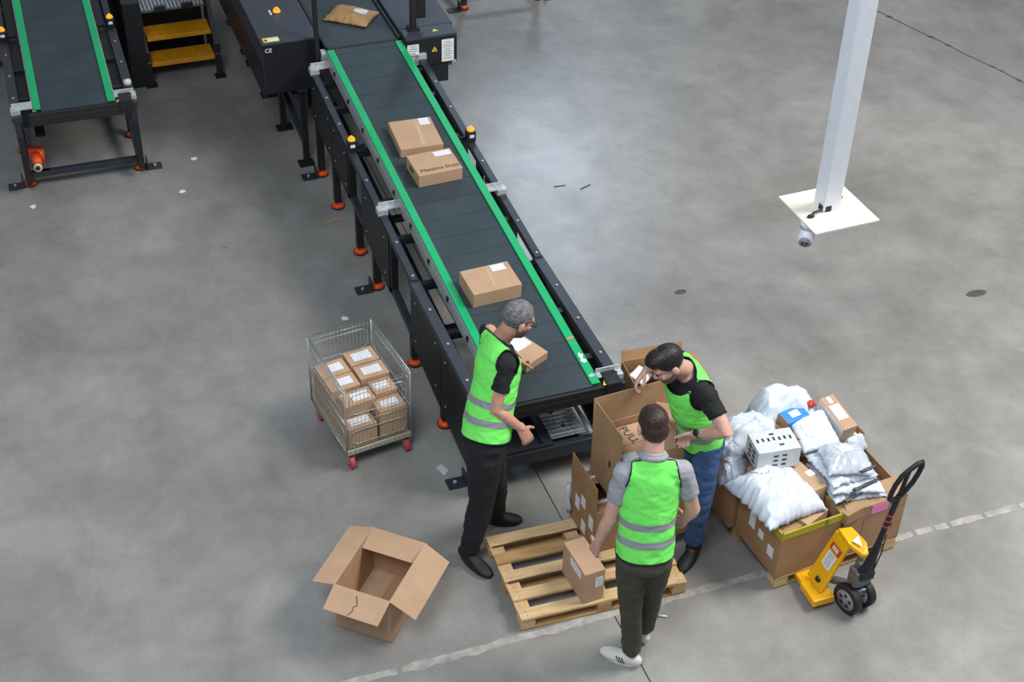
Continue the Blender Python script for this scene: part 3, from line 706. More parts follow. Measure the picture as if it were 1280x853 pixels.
incart('carton in the trolley wedged at the right wall, third from the back', .125, -.095, .325, .155, .14, .115, ((-.01, 0, .1, .07, 't'),))
incart('tall carton in the trolley, front right corner', .108, -.235, zt, .19, .13, .235, ((0, 0, .12, .07, 't'),))
incart('low carton in the trolley, front left corner below the top layer', -.108, -.24, zt, .2, .125, .165, ((0, 0, .14, .07, 't'),))
incart('carton in the trolley bottom layer seen through the left wire side, rear', -.11, .2, zt, .2, .19, .155, ())
incart('carton in the trolley bottom layer seen through the left wire side, middle', -.11, .03, zt, .2, .14, .155, ())
incart('carton in the trolley bottom layer seen through the left wire side, front', -.11, -.11, zt, .2, .125, .155, ())
incart('carton hidden in the trolley bottom layer at the right, rear', .11, .17, zt, .2, .24, .16, ())
incart('carton hidden in the trolley bottom layer at the right, front', .11, -.07, zt, .2, .2, .155, ())

# ------------------------------------------------------------------ loaded crates
Lb = Matrix.Translation((3.79, 5.30, 0)) @ Matrix.Rotation(rad(4.5), 4, 'Z')
def crate(label, x, y, sx, sy, sz, ma, rz=0, flaps={}, tape=None):
    p = Lb @ V((x, y, .1045)); r = open_box('open_crate', label, p, rad(4.5+rz), sx, sy, sz, ma, flaps=flaps)
    if tape:
        b = B(); h = .05
        for s in (-1, 1):
            b.box((0, s*(sy/2+.001), sz-h/2), (sx+.006, .003, h)); b.box((s*(sx/2+.001), 0, sz-h/2), (.003, sy+.006, h))
            b.box((0, s*(sy/2-.003), sz+.001), (sx, .012, .003)); b.box((s*(sx/2-.003), 0, sz+.001), (.012, sy, .003))
        obj('tape_band', b, tape, r)
    return r
A_ = crate('brown crate with yellow taped rim at the near left of the loaded pallet', .195, .225, .43, .45, .375, card3, 1, tape=ytape)
for (yy, zz, w_, h_) in ((.07, .24, .06, .13), (-.03, .2, .05, .06), (-.14, .16, .06, .08)):
    b = B(); b.box((-.2165, yy, zz), (.002, w_, h_)); obj('shipping_label', b, labm, A_)
b = B(); b.box((.1, -.2275, .355), (.022, .003, .045)); obj('green_tape_piece', b, gtape, A_)
B_ = crate('brown crate with pink tape at the near right of the loaded pallet behind the jack', .665, .25, .44, .5, .37, card2, 0, flaps={'f': (-.12, .05)})
b = B(); b.box((.02, -.252, .33), (.12, .003, .07)); obj('pink_tape_piece', b, ptape, B_)
b = B(); b.box((.224, -.08, .33), (.012, .16, .06)); obj('pink_tape_piece', b, ptape, B_)
b = B(); b.box((.12, -.252, .14), (.05, .002, .03)); obj('printed_mark', b, inkm, B_)
b = B(); b.box((0, -.252, .3), (.43, .002, .004)); b.box((-.08, -.252, .15), (.003, .002, .25)); obj('crease', b, card3, B_)
C_ = crate('brown crate with yellow taped rim at the far left of the loaded pallet', .17, .69, .44, .43, .36, card3, -1, tape=ytape)
D_2 = crate('brown crate at the far right of the loaded pallet, small white bag in it', .68, .715, .46, .38, .38, card3, 0, flaps={'r': (.02, .03)})
def onp(x, y, z): return (x, y, z)
# goods in and on the crates
for k, (nm, x, y, z, sx, sy, sz, rz, rt) in enumerate((
    ('flat kraft carton half buried at the near edge of the yellow taped near crate', 3.90, 5.40, .395, .24, .13, .07, 14, None),
    ('kraft carton with small label beside the flat one at the near crate rim', 4.02, 5.41, .40, .2, .12, .085, 24, None),
    ('kraft carton showing between the printed white box and the grey mailers', 4.09, 5.62, .42, .1, .27, .16, 12, None),
    ('kraft carton under the grey mailers at the near right crate', 4.36, 5.42, .40, .34, .14, .085, 16, None),
    ('plain kraft carton packing the bottom of the near left crate', 3.95, 5.6, .115, .3, .2, .27, 5, None),
    ('plain kraft carton packing the bottom of the far left crate', 3.88, 5.97, .115, .36, .35, .3, 4, None),
    ('plain kraft carton packing the bottom of the near right crate', 4.41, 5.62, .115, .36, .3, .27, 5, None),
    ('plain kraft carton packing the bottom of the far right crate', 4.40, 6.04, .115, .36, .3, .3, 5, None))):
    carton(nm, (x, y, z), rad(rz), sx, sy, sz, card if k in (1, 2) else card2, 'x' if k < 2 else None, ((.03, 0, .05, .05, 't'),) if k in (1, 2) else ())
pillow('poly_bag', 'big bulging white poly bag on top of the near left crate', 'mailer', (3.865, 5.575, .49), (rad(-2), rad(3), rad(10)), .44, .47, .14, poly, 11, .018, N=56, lab=(-.02, .12, .11, .08, .3), warp=.07, ex=.6)
c_ = carton('white carton wrapped in black-printed tape between the bags', (3.945, 5.80, .60), rad(-6), .275, .19, .15, mat('white_carton', 'C9CDD2', .5, var=.04), None)
for (nm, x, y, z, rx, ry, rz, w_, d_, h_, ma_, sd, cr_) in (
    ('large crumpled white poly bag behind the printed white box', 3.96, 6.07, .52, 0, 5, -8, .40, .27, .15, poly, 21, .022),
    ('small crumpled white bag beside the bending worker\'s hip', 3.75, 6.0, .50, 8, -6, 30, .19, .17, .11, poly2, 31, .02),
    ('round crumpled grey bag at the left rim of the far left crate', 3.725, 5.86, .475, 0, -8, 60, .21, .17, .1, poly2, 41, .02)):
    pillow('poly_bag', nm, 'mailer', (x, y, z), (rad(rx), rad(ry), rad(rz)), w_, d_, h_, ma_, sd, cr_, N=36, ex=.6)
# printed lettering rows on the white carton
for i in range(7):
    b = B(); b.box((-.105+i*.035, .01+.004*(i % 2), .1515), (.012, .03, .001)); obj('tape_print', b, inkm, c_)
for i in range(3):
    for j in range(2):
        b = B(); b.box((-.02+j*.055, -.0958, .035+i*.036), (.03, .001, .014)); obj('tape_print', b, inkm, c_)
        b = B(); b.box((-.138, -.03+j*.06, .035+i*.036), (.001, .04, .02)); obj('tape_print', b, inkm, c_)
for i in range(2):
    b = B(); b.box((.0+i*.03, .055-i*.1, .1515), (.03, .014, .001)); obj('tape_print', b, inkm, c_)
pillow('poly_bag', 'rounded white wrapped bundle torn open at the back of the far crate', 'mailer', (4.22, 6.16, .50), (rad(4), rad(2), rad(-5)), .40, .28, .26, poly, 51, .012, N=40, ex=.35, warp=.0, bot=.05)
c_ = carton('blue carton poking out of the torn white bundle', (4.19, 6.02, .60), rad(14), .17, .1, .13, bluebox, None, ((0, 0, .07, .05, 't'),), rot=(rad(8), 0, rad(12)))
b = B(); b.box((-.0875, 0, .065), (.004, .1, .13)); obj('kraft_side', b, card2, c_)
pillow('red_packet', 'small red packet inside the torn white bundle', 'packet', (4.335, 6.06, .70), (0, rad(20), rad(30)), .08, .05, .03, redm, 4, .005, N=10)
pillow('poly_mailer', 'smooth flat white mailer tilted over the blue carton', 'mailer', (4.27, 5.88, .655), (rad(12), rad(-5), rad(-4)), .25, .28, .035, poly, 61, .004, N=26, lab=(-.02, 0, .1, .11, .1), ex=.4, warp=.0)
b = carton('kraft side of an opened carton under the smooth white mailer', (4.115, 5.93, .55), rad(28), .03, .27, .12, card3, None)
E_ = carton('kraft carton with white labels standing tilted on the far right crate', (4.465, 5.97, .565), 0, .105, .27, .16, card, None, ((0, .0, .075, .12, 't'), (0, .1, .03, .05, 't')), rot=(rad(12), 0, rad(8)))
b = B(); b.box((-.0535, 0, .08), (.002, .26, .15)); obj('white_side', b, paper, E_)
pillow('poly_bag', 'small torn white bag in the right corner of the far right crate', 'mailer', (4.55, 5.83, .47), (0, 0, rad(20)), .15, .12, .1, poly, 71, .018, N=24, ex=.6)
stack = ((4.36, 5.58, .475, .36, .40, .05, poly2, -4, 81, 'bottom grey mailer of the stack on the near right crate'),
         (4.37, 5.58, .52, .34, .38, .05, poly, -12, 82, 'second mailer from the bottom of the grey stack'),
         (4.33, 5.62, .565, .33, .34, .06, poly, 3, 83, 'third mailer of the stack with its edge curled'),
         (4.34, 5.61, .62, .30, .30, .06, poly2, -14, 84, 'topmost crumpled mailer of the grey stack'),)
for (x, y, z, w_, d_, h_, ma_, rz, sd, nm) in stack:
    pillow('poly_mailer', nm, 'mailer', (x, y, z), (rad(-4), rad(3), rad(rz)), w_, d_, h_, ma_, sd, .015, N=40, group='grey mailers stacked on the near right crate', flat=.018, lab=(.0, .03, .09, .07, .2) if sd == 84 else None)
for (x, y, z, a, l_) in ((4.42, 5.47, .655, 10, .14), (4.39, 5.42, .58, 12, .22), (4.31, 5.40, .53, 16, .2)):
    t = pillow('mailer_fold', {10: 'dark inner fold at the edge of the topmost grey mailer', 12: 'long dark fold edge between the stacked grey mailers', 16: 'dark fold edge of the bottom grey mailer'}[a], 'fold', (x, y, z), (0, 0, rad(a)), l_, .022, .006, polyin, a, .006, N=12)
    

# ------------------------------------------------------------------ pallet jack
J = thing('pallet_jack', 'yellow hand pallet jack with black handle under the loaded pallet', 'pallet jack', (4.13, 5.13, 0), 0)
b = B()
for dx in (-.14,):
    b.box((dx, .02, .085), (.14, .16, .012)); b.box((dx-.067, .02, .065), (.01, .16, .05)); b.box((dx+.067, .02, .065), (.01, .16, .05)); b.box((dx, -.06, .065), (.14, .01, .05))
obj('fork', b, ypaint, J, bev=.004)
b = B(); b.box((.2, .5, .065), (.13, .5, .04)); b.box((-.14, .45, .065), (.12, .7, .035)); obj('fork', b, ypaint, J, bev=.004)
# rising side plate and top
b = B(); b.prism([(-.15, -.02, .095), (-.15, .12, .095), (.0, .13, .43), (.0, .0, .43)], (.03, 0, .006)); b.beam((-.14, .125, .1), (.01, .135, .42), .02, .03, up=(0, 1, 0)); sp = obj('side_plate', b, ypaint, J, bev=.006)
b = B(); b.prism([(-.005, .0, .425), (-.005, .13, .425), (.07, .1, .445), (.1, -.03, .43), (.085, -.09, .39), (.05, -.09, .39)], (0, 0, .035)); obj('top_plate', b, ypaint, J, bev=.01)
b = B(); b.prism([(.02, .005, .4615), (.075, .03, .4615), (.06, -.05, .4515)], (0, 0, .0035)); obj('warning_sticker', b, paper, J)
nrm = V((-.33, 0, .15)).normalized()
def onplate(u, v, o=.004):  # u 0..1 up the plate, v across (y)
    return V((-.15+.15*u, v, .095+.335*u)) + V((-.0035, 0, .002)) + nrm*o
for (u0, u1, v0, v1, ma_) in ((.4, .68, .015, .1, paper), (.71, .83, .01, .11, redm), (.735, .805, .03, .09, winkm)):
    b = B(); o_ = .001 if ma_ is not winkm else .003
    b.prism([onplate(u0, v0, o_), onplate(u0, v1, o_), onplate(u1, v1, o_), onplate(u1, v0, o_)], nrm*.002); s_ = obj('plate_sticker', b, ma_, J)
for k in range(6):
    b = B(); u = .44+k*.04; b.prism([onplate(u, .03, .0032), onplate(u, .085, .0032), onplate(u+.012, .085, .0032), onplate(u+.012, .03, .0032)], nrm*.001); obj('sticker_print', b, gplast, J)
b = B(); b.cyl((-.125, .05, .13), (-.115, .05, .15), .025, seg=14); obj('pivot_hole', b, rubber, J, True)
# pump and wheels
b = B(); b.cyl((.06, -.08, .16), (.06, -.08, .37), .042, .04, 20); b.box((.04, -.1, .27), (.1, .09, .12)); obj('pump_body', b, castm, J, bev=.012)
b = B(); b.cyl((.11, -.11, .2), (.11, -.11, .33), .018, seg=14); b.cyl((.11, -.11, .33), (.11, -.11, .37), .01, seg=10); b.tube([(.11+.025*cos(t), -.12+.025*sin(t), .27) for t in [k*pi/6 for k in range(12)]], .004, True); obj('pump_spring', b, wirem, J, True)
b = B(); b.box((.05, -.09, .15), (.13, .1, .05)); b.beam((-.05, .05, .12), (.03, -.05, .15), .04, .04); obj('wheel_bracket', b, castm, J, bev=.008)
ax = V((.14, .035, 0)).normalized(); cc = V((.045, -.1, .1))
for s in (-1, 1):
    p = cc+ax*s*.058
    b = B(); b.cyl(p-ax*.024, p+ax*.024, .1, seg=36); wh = obj('steer_wheel', b, rubber, J, True, bev=.008)
    b = B(); b.cyl(p-ax*.0255, p+ax*.0255, .068, seg=30); obj('wheel_hub', b, gplast, wh, True)
    for k in range(5):
        a = k*2*pi/5; q = p+ V((0, 0, cos(a)*.037)) + ax.cross(V((0, 0, 1)))*sin(a)*.037
        b = B(); b.cyl(q-ax*.0265, q+ax*.0265, .013, seg=10); obj('hub_opening', b, rubber, wh)
    b = B(); b.cyl(p-ax*.030, p+ax*.030, .015, seg=12); obj('axle_cap', b, gplast, wh)
h0 = V((.06, -.13, .33)); h1 = V((.135, -.16, .95))
b = B(); b.loft([(h0, .05, .03), (h0.lerp(h1, .18), .035, .022), (h0.lerp(h1, .4), .02, .017), (h1, .019, .016)], side=(1, 0, 0), seg=10); b.box(h0+V((0, .0, -.02)), (.09, .06, .06)); obj('handle_shaft', b, rubber, J, True, bev=.004)
for u in (.60, .67, .74):
    p = h0.lerp(h1, u); b = B(); b.loft([(p, .0205, .0175), (p+(h1-h0).normalized()*.012, .0205, .0175)], side=(1, 0, 0), seg=12); obj('red_band', b, redm, J)
up = (h1-h0).normalized(); sd_ = V((1, 0.05, 0)).normalized()
def hp(a, c): return h1+sd_*a+up*c
pts = [hp(-.0, -.02), hp(-.04, -.03), hp(-.062, -.01), hp(-.066, .04), hp(-.06, .1), hp(-.04, .16), hp(0, .2), hp(.04, .23), hp(.068, .235), hp(.078, .205), hp(.075, .15), hp(.06, .08), hp(.03, .02), hp(.0, -.02)]
b = B(); b.tube(pts, .015, seg=10); b.tube([hp(0, -.02), hp(.0, .19)], .012, seg=8); obj('handle_grip', b, rubber, J, True)
b = B(); b.tube([h0+V((.03, -.02, 0)), h0.lerp(h1, .25)+V((.035, -.02, 0)), h0.lerp(h1, .5)+V((.022, -.01, 0))], .004); obj('release_cable', b, rubber, J, True)

# ------------------------------------------------------------------ small things on the floor
def scrap(nm, lb, cat, x, y, pts, ma_, z=.002, th=.003, rz=0):
    b = B(); c, s = cos(rz), sin(rz)
    b.prism([(p[0]*c-p[1]*s, p[0]*s+p[1]*c, 0) for p in pts], (0, 0, th)); o = obj(nm, b, ma_); o.location = (x, y, z); tag(o, lb, cat)
scrap('wood_splinter', 'thin wooden splinter on the floor left of the long conveyor', 'splinter', 2.22, 10.04, [(-.11, -.005), (0, -.012), (.11, -.004), (.1, .01), (-.02, .012)], woodB, rz=rad(12))
scrap('wood_splinter', 'dark splinter on the bright floor right of the conveyor', 'splinter', 4.22, 9.98, [(-.05, -.006), (.05, -.002), (.045, .006), (-.05, .006)], spotm, rz=rad(-5))
scrap('wood_splinter', 'second dark splinter further right on the bright floor', 'splinter', 4.42, 9.9, [(-.06, -.006), (.06, -.004), (.06, .006), (-.05, .008)], spotm, rz=rad(22))
for i, (x, y, lb) in enumerate(((1.19, 10.86, 'white paper scrap on the floor right of the empty conveyor'), (.0, 11.0, 'crumpled paper scrap at the lower left of the empty conveyor'), (2.02, 8.75, 'tiny white scrap on the floor above the wire trolley'), (1.38, 11.35, 'small white chip on the floor between the steps and the long conveyor'))):
    scrap('paper_scrap', lb, 'paper', x, y, [(-.03, -.01), (-.01, -.025), (.03, -.012), (.022, .02), (-.01, .026)], paper, rz=i)
scrap('film_scrap', 'clear film scrap on the floor in front of the trolley wheel', 'film', 2.2, 6.95, [(-.03, -.05), (.03, -.03), (.035, .04), (-.01, .05)], poly2, rz=.5)
for i, (x, y, sx, sy, lb) in enumerate(((6.73, 7.55, .09, .04, 'dark oval stain on the floor at the far right'), (4.55, 8.28, .05, .03, 'small dark mark on the floor right of the belt end'), (3.05, 6.3, .03, .02, 'dark spot on the floor'), (5.1, 8.9, .05, .012, 'thin dark streak'))[:2]):
    scrap('floor_stain', lb, 'stain', x, y, [(sx*cos(t*pi/6)*(1+.2*noise.noise(V((t, i, 0)))), sy*sin(t*pi/6)*(1+.2*noise.noise(V((t, i, 4))))) for t in range(12)], spotm, z=0, th=.0015)
t = thing('marker_pen', 'small green-capped pen lying on the floor right of the third worker', 'pen', (3.03, 5.33, .008), rad(-25))
b = B(); b.cyl((-.035, 0, 0), (0, 0, 0), .007, seg=10); obj('cap', b, gtape, t, True)
b = B(); b.cyl((0, 0, 0), (.05, 0, 0), .006, seg=10); obj('barrel', b, paper, t, True)

# ------------------------------------------------------------------ people
DG = None
def blob(name, b, vox, ma, parent, off, sm=4, wr=0, wf=6, cuts=(), solid=0, seed=0):
    me = bpy.data.meshes.new('tmp'); bmesh.ops.recalc_face_normals(b.b, faces=b.b.faces); b.b.to_mesh(me); b.b.free()
    o = bpy.data.objects.new('tmp', me); COL.objects.link(o)
    md = o.modifiers.new('r', 'REMESH'); md.mode = 'VOXEL'; md.voxel_size = vox
    if sm: md = o.modifiers.new('s', 'SMOOTH'); md.iterations = sm; md.factor = .5
    dg = bpy.context.evaluated_depsgraph_get(); m2 = bpy.data.meshes.new_from_object(o.evaluated_get(dg))
    bpy.data.objects.remove(o, do_unlink=True)
    bm = bmesh.new(); bm.from_mesh(m2)
    if wr:
        bm.normal_update()
        for v in bm.verts:
            p = v.co*wf; q = V((p.x, p.y, p.z*1.6+seed))
            v.co += v.normal*wr*(noise.noise(q)+.6*(.5-2*abs(noise.noise(q*1.9))))
    for co, no in cuts:
        bmesh.ops.bisect_plane(bm, geom=bm.verts[:]+bm.edges[:]+bm.faces[:], plane_co=co, plane_no=no, clear_outer=True)
    bmesh.ops.translate(bm, vec=-V(off), verts=bm.verts)
    bm.to_mesh(m2)
    o = link(name, m2, ma, parent, True)
    return o, bm
def edge_trim(bm, r, ma, parent, minlen=.2, name='vest_trim', zmin=None):
    es = [e for e in bm.edges if len(e.link_faces) == 1]; adj = {}
    for e in es:
        for v in e.verts: adj.setdefault(v, []).append(e)
    seen = set(); out = []
    for e0 in es:
        if e0 in seen: continue
        loop = [e0.verts[0]]; e = e0; v = e0.verts[0]
        while e and e not in seen:
            seen.add(e); v = e.other_vert(v); loop.append(v); nx = [x for x in adj[v] if x not in seen]; e = nx[0] if nx else None
        if len(loop) > 10: out.append([x.co.copy() for x in loop[:-1]])
    for lp_ in out:
        L_ = sum((lp_[i]-lp_[i-1]).length for i in range(len(lp_)))
        if L_ < minlen: continue
        st = max(1, len(lp_)//60); pts = lp_[::st]
        pts = [(pts[i-1]+pts[i]*2+pts[(i+1) % len(pts)])/4 for i in range(len(pts))]
        b = B(); b.tube(pts, r, True, 6); obj(name, b, ma, parent, True)
def basis(x, y, z): return Matrix((x, y, z)).transposed()
def hand(b, wr, d, n, t, curl=(.3, .45, .4), thumb=(.55, .7, .35), sc=1.):
    wr = V(wr); d = V(d).normalized(); n = (V(n)-d*V(n).dot(d)).normalized(); t = (V(t)-d*V(t).dot(d)-n*V(t).dot(n)).normalized()
    b.loft([(wr-d*.02, .028*sc, .021*sc), (wr+d*.03, .036*sc, .018*sc), (wr+d*.075*sc, .041*sc, .0145*sc), (wr+d*.095*sc, .038*sc, .012*sc)], side=t, seg=14, round_=True)
    for k, (o_, L) in enumerate(((.03, .068), (.010, .076), (-.010, .07), (-.029, .054))):
        p = wr+d*.09*sc+t*o_*sc; dd = d.copy(); pts = [(wr+d*.05*sc+t*o_*.8*sc, .009*sc, .009*sc), (p, .0098*sc, .0098*sc)]
        for q, f in enumerate((.45, .31, .24)):
            a = curl[q]*(1+.12*k); ax_ = d.cross(n)
            dd = (Matrix.Rotation(a, 3, ax_) @ dd) if (Matrix.Rotation(a, 3, ax_) @ dd).dot(n) > dd.dot(n) else (Matrix.Rotation(-a, 3, ax_) @ dd)
            p = p+dd*L*f*sc*1.08; pts.append((p, (.0092-.0008*q)*sc, (.0092-.0008*q)*sc))
        b.loft(pts, seg=8, round_=True)
    td = (d*thumb[0]+t*thumb[1]+n*thumb[2]).normalized(); p = wr+d*.02*sc+t*.02*sc
    p2 = p+td*.042*sc; td2 = (td+d*.5+n*.2).normalized(); p3 = p2+td2*.03*sc; p4 = p3+td2*.024*sc
    b.loft([(p, .014*sc, .014*sc), (p2, .0115*sc, .0115*sc), (p3, .0105*sc, .0105*sc), (p4, .009*sc, .009*sc)], seg=8, round_=True)
def person(label, J, face, up_h, hair_m, skin_m, shirt_m, pants_m, shoe_m, sole_m, sleeve=.58, hands=None, trimc=True, leg_s=1., hairstyle='short', beard=False, collar=False, glasses=False, shoes=None, seed=0, belly=1., sc=1.):
    J = {k: V(v) for k, v in J.items()}; g = V(((J['ankL'].x+J['ankR'].x)/2, (J['ankL'].y+J['ankR'].y)/2, 0))
    root = thing('person', label, 'person', g)
    U = (J['neck']-J['pel']).normalized(); Rt = J['shR']-J['shL']; Rt = (Rt-U*Rt.dot(U)).normalized(); F = U.cross(Rt)  # forward
    H = (J['neck']-J['pel']).length
    def T(z, f=0, r_=0): return J['pel']+U*(z*H)+F*f+Rt*r_
    def torso(b, e=0, top=True, low=-.1):
        b.loft([(T(low), .140+e, .108*belly+e), (T(.05), .142+e, .108*belly+e), (T(.28), .132+e, .100*belly+e), (T(.5, .008), .142+e, .108+e), (T(.72, .008), .150+e, .110+e), (T(.86, 0), .145+e, .092+e), (T(.95, -.005), .105+e, .070+e*.8), (T(1.02, 0), .060+e, .058+e)], side=Rt, seg=24)
        for s in ('L', 'R'):
            b.loft([(T(.88)+ (J['sh'+s]-T(.88))*.3, .07+e, .075+e), (J['sh'+s], .055+e, .058+e)], seg=14, round_=True)
    fh = V(face).normalized(); uh = V(up_h); uh = (uh-fh*uh.dot(fh)).normalized(); rh = fh.cross(uh); HC = J['head']; A = basis(rh, fh, uh)
    def h(x, y, z): return HC+rh*x+fh*y+uh*z
    # ---- one continuous body
    b = B(); torso(b, -.014, low=.0)
    b.loft([(T(.92), .062, .06), (J['neck'], .056, .056), (h(0, -.025, -.06), .053, .056), (h(0, -.02, -.0), .05, .055)], side=Rt, seg=16)
    b.ell(h(0, -.012, .03), (.072, .09, .085), A); b.ell(h(0, .02, -.035), (.058, .068, .075), A); b.ell(h(0, .05, -.082), (.034, .035, .028), A)
    b.ell(h(0, .068, .03), (.05, .022, .02), A); b.loft([(h(0, .078, .02), .008, .01), (h(0, .1, -.02), .013, .014), (h(0, .088, -.033), .016, .01)], side=rh, seg=10, round_=True)
    b.ell(h(0, .079, -.062), (.023, .01, .012), A)
    for s in (-1, 1):
        b.ell(h(s*.036, .062, -.02), (.022, .018, .018), A); b.ell(h(s*.076, -.01, -.008), (.010, .02, .032), A)
    for s in ('L', 'R'):
        sh, el, wr = J['sh'+s], J['el'+s], J['wr'+s]
        b.loft([(sh, .046, .048), (sh.lerp(el, .35), .047, .048), (sh.lerp(el, .75), .042, .042), (el, .040, .040), (el.lerp(wr, .25), .043, .041), (el.lerp(wr, .6), .035, .033), (wr, .026, .024)], seg=14, round_=True)
        hip, kn, an = J['hip'+s], J['kne'+s], J['ank'+s]
        b.loft([(hip, .06, .065), (hip.lerp(kn, .5), .052, .055), (kn, .042, .042), (kn.lerp(an, .35), .038, .04), (an, .03, .03)], seg=14, round_=True)
        if hands and s in hands: hand(b, wr, *hands[s][:3], **(hands[s][3] if len(hands[s]) > 3 else {}))
    body, bm = blob('body', b, .0055, skin_m, root, g, sm=2); bm.free()
    # ---- face details
    for s in (-1, 1):
        bb = B(); bb.ell(h(s*.032, .078, .004)-g, (.010, .006, .0055), A, 12, 8); e_ = obj('eye', bb, eyew, root, True)
        bb = B(); bb.ell(h(s*.032, .0825, .003)-g, (.0055, .003, .005), A, 10, 6); obj('iris', bb, eyed, e_, True)
        bb = B(); bb.ell(h(s*.034, .083, .023)-g, (.02, .006, .004), A, 12, 6); obj('eyebrow', bb, hair_m, root, True)
    bb = B(); bb.ell(h(0, .087, -.062)-g, (.021, .005, .005), A, 12, 6); obj('lips', bb, lipm, root, True)
    # ---- hair
    b = B(); b.ell(h(0, -.018, .036), (.0775, .096, .090), A, 28, 18)
    if hairstyle == 'top': b.ell(h(0, .03, .095), (.06, .07, .04), A, 20, 12); b.ell(h(0, .065, .085), (.05, .03, .028), A)
    if hairstyle == 'crown': b.ell(h(0, -.02, .05), (.076, .094, .075), A); b.ell(h(0, -.045, .0), (.074, .075, .07), A)
    cuts = [(h(0, .045, .045), (fh*.75-uh*.66).normalized()), (h(0, -.03, -.04), (-uh*.9+fh*.42).normalized())]
    hr, bm = blob('hair', b, .006, hair_m, root, g, sm=2, wr=.0022, wf=60, cuts=cuts, seed=seed); bm.free()
    if beard:
        b = B(); b.ell(h(0, .022, -.04), (.0605, .07, .077), A, 26, 16); b.ell(h(0, .052, -.084), (.037, .038, .031), A)
        bd, bm = blob('beard', b, .006, stub if beard is True else beard, root, g, sm=1, cuts=[(h(0, .06, -.045), (uh+fh*.35).normalized())]); bm.free()
    if glasses:
        b = B()
        for s in (-1, 1):
            b.tube([h(s*.034+.022*cos(t*pi/6), .099, .002+.015*sin(t*pi/6))-g for t in range(12)], .0018, True, 5); b.tube([h(s*.057, .098, .006)-g, h(s*.078, .0, .01)-g], .0018, seg=5)
        b.tube([h(-.012, .1, .004)-g, h(.012, .1, .004)-g], .0018, seg=5); obj('glasses', b, rubber, root, True)
    # ---- shirt
    b = B(); torso(b, .004)
    for s in ('L', 'R'):
        sh, el = J['sh'+s], J['el'+s]; b.ell(sh, (.063, .063, .063)); b.loft([(sh-(el-sh)*.05, .058, .062), (sh.lerp(el, sleeve*.6), .058, .06), (sh.lerp(el, sleeve), .057, .059)], seg=16)
    st_, bm = blob('t_shirt', b, .008, shirt_m, root, g, sm=3, wr=.006, wf=11, cuts=[(T(1.0), (U*.9+F*.45).normalized()), (T(-.05), -U)], seed=seed); bm.free()
    # ---- vest
    b = B()
    b.loft([(T(-.12), .160, .132*belly), (T(.05), .158, .130*belly), (T(.28), .150, .122*belly), (T(.5, .008), .158, .128), (T(.72, .008), .165, .130), (T(.86, 0), .160, .114), (T(.95, -.005), .125, .09), (T(1.03, 0), .072, .077)], side=Rt, seg=28)
    for s in ('L', 'R'):
        b.loft([(T(.88)+(J['sh'+s]-T(.88))*.3, .085, .09), (J['sh'+s], .074, .076)], seg=14, round_=True)
    cuts = [(T(-.03), -U), (T(.985, -.01), (U*.86+F*.6).normalized())]
    for s in (-1, 1):
        cuts.append((T(.98, 0, s*.118), (Rt*s*.96+U*.22).normalized()))
    vs_, bm = blob('hi_vis_vest', b, .008, vest, root, g, sm=4, wr=.006, wf=9, cuts=cuts, seed=seed+5)
    md = vs_.modifiers.new('s', 'SOLIDIFY'); md.thickness = .003; md.offset = -1
    edge_trim(bm, .0045, trim if trimc else vest, root)
    base = bm.copy()
    for z0, z1 in ((.14, .21), (.33, .40)):
        b2 = base.copy(); c0 = T(z0)-g; c1 = T(z1)-g
        for co, no in ((c0, -U), (c1, U)):
            bmesh.ops.bisect_plane(b2, geom=b2.verts[:]+b2.edges[:]+b2.faces[:], plane_co=co, plane_no=no, clear_outer=True)
        b2.normal_update()
        for v in b2.verts: v.co += v.normal*.003
        me = bpy.data.meshes.new('reflective_stripe'); b2.to_mesh(me); b2.free(); link('reflective_stripe', me, reflm, root, True)
    base.free(); bm.free()
    if collar:
        b = B(); n_ = 20; ring = [T(1.04, -.012)+U*(.012*(-sin(k*2*pi/n_)))+Rt*.063*cos(k*2*pi/n_)+F*.060*sin(k*2*pi/n_)-g for k in range(n_)]
        b.tube(ring, .017, True, 8); b.tube([p+U*.018-(p-(T(1.0)-g))*.1 for p in ring], .012, True, 8); obj('collar', b, shirt_m, root, True)
    # ---- trousers
    b = B(); k_ = leg_s
    b.loft([(T(.08), .148, .112), (T(-.02), .146, .118), (T(-.14), .150, .125), (T(-.2), .132, .115)], side=Rt, seg=24)
    for s in ('L', 'R'):
        hip, kn, an = J['hip'+s], J['kne'+s], J['ank'+s]; dn = (an-kn).normalized(); end = an-dn*.015
        b.loft([(hip+V((0, 0, .02)), .085, .105), (hip.lerp(kn, .2), .088*k_, .098*k_), (hip.lerp(kn, .6), .077*k_, .085*k_), (kn, .066*k_, .071*k_), (kn.lerp(an, .3), .063*k_, .071*k_), (kn.lerp(an, .7), .057*k_, .06*k_), (end, .056*k_, .056*k_)], side=Rt, seg=18)
    tr, bm = blob('trousers', b, .008, pants_m, root, g, sm=3, wr=.006, wf=12, seed=seed+9); bm.free()
    # ---- shoes
    for s in ('L', 'R'):
        an = J['ank'+s]; he, to = J['heel'+s].copy(), J['toe'+s].copy(); he.z = to.z = 0; dr = (to-he).normalized(); sdv = V((0, 0, 1)).cross(dr); L_ = (to-he).length
        P = lambda t, z: he+dr*L_*t+V((0, 0, z))
        b = B()
        b.loft([(P(.06, .05), .03, .035), (P(.2, .05), .037, .045), (P(.42, .045), .04, .042), (P(.65, .036), .046, .03), (P(.85, .03), .042, .024), (P(.95, .026), .03, .018)], side=sdv, seg=16, round_=True)
        b.loft([(V((an.x, an.y, .05)), .038, .045), (V((an.x, an.y, .095)), .036, .042)], side=sdv, seg=14)
        so, bm = blob('shoe', b, .006, shoe_m, root, g, sm=2, cuts=[(V((0, 0, .014)), V((0, 0, -1)))]); bm.free()
        b = B(); o_ = [];
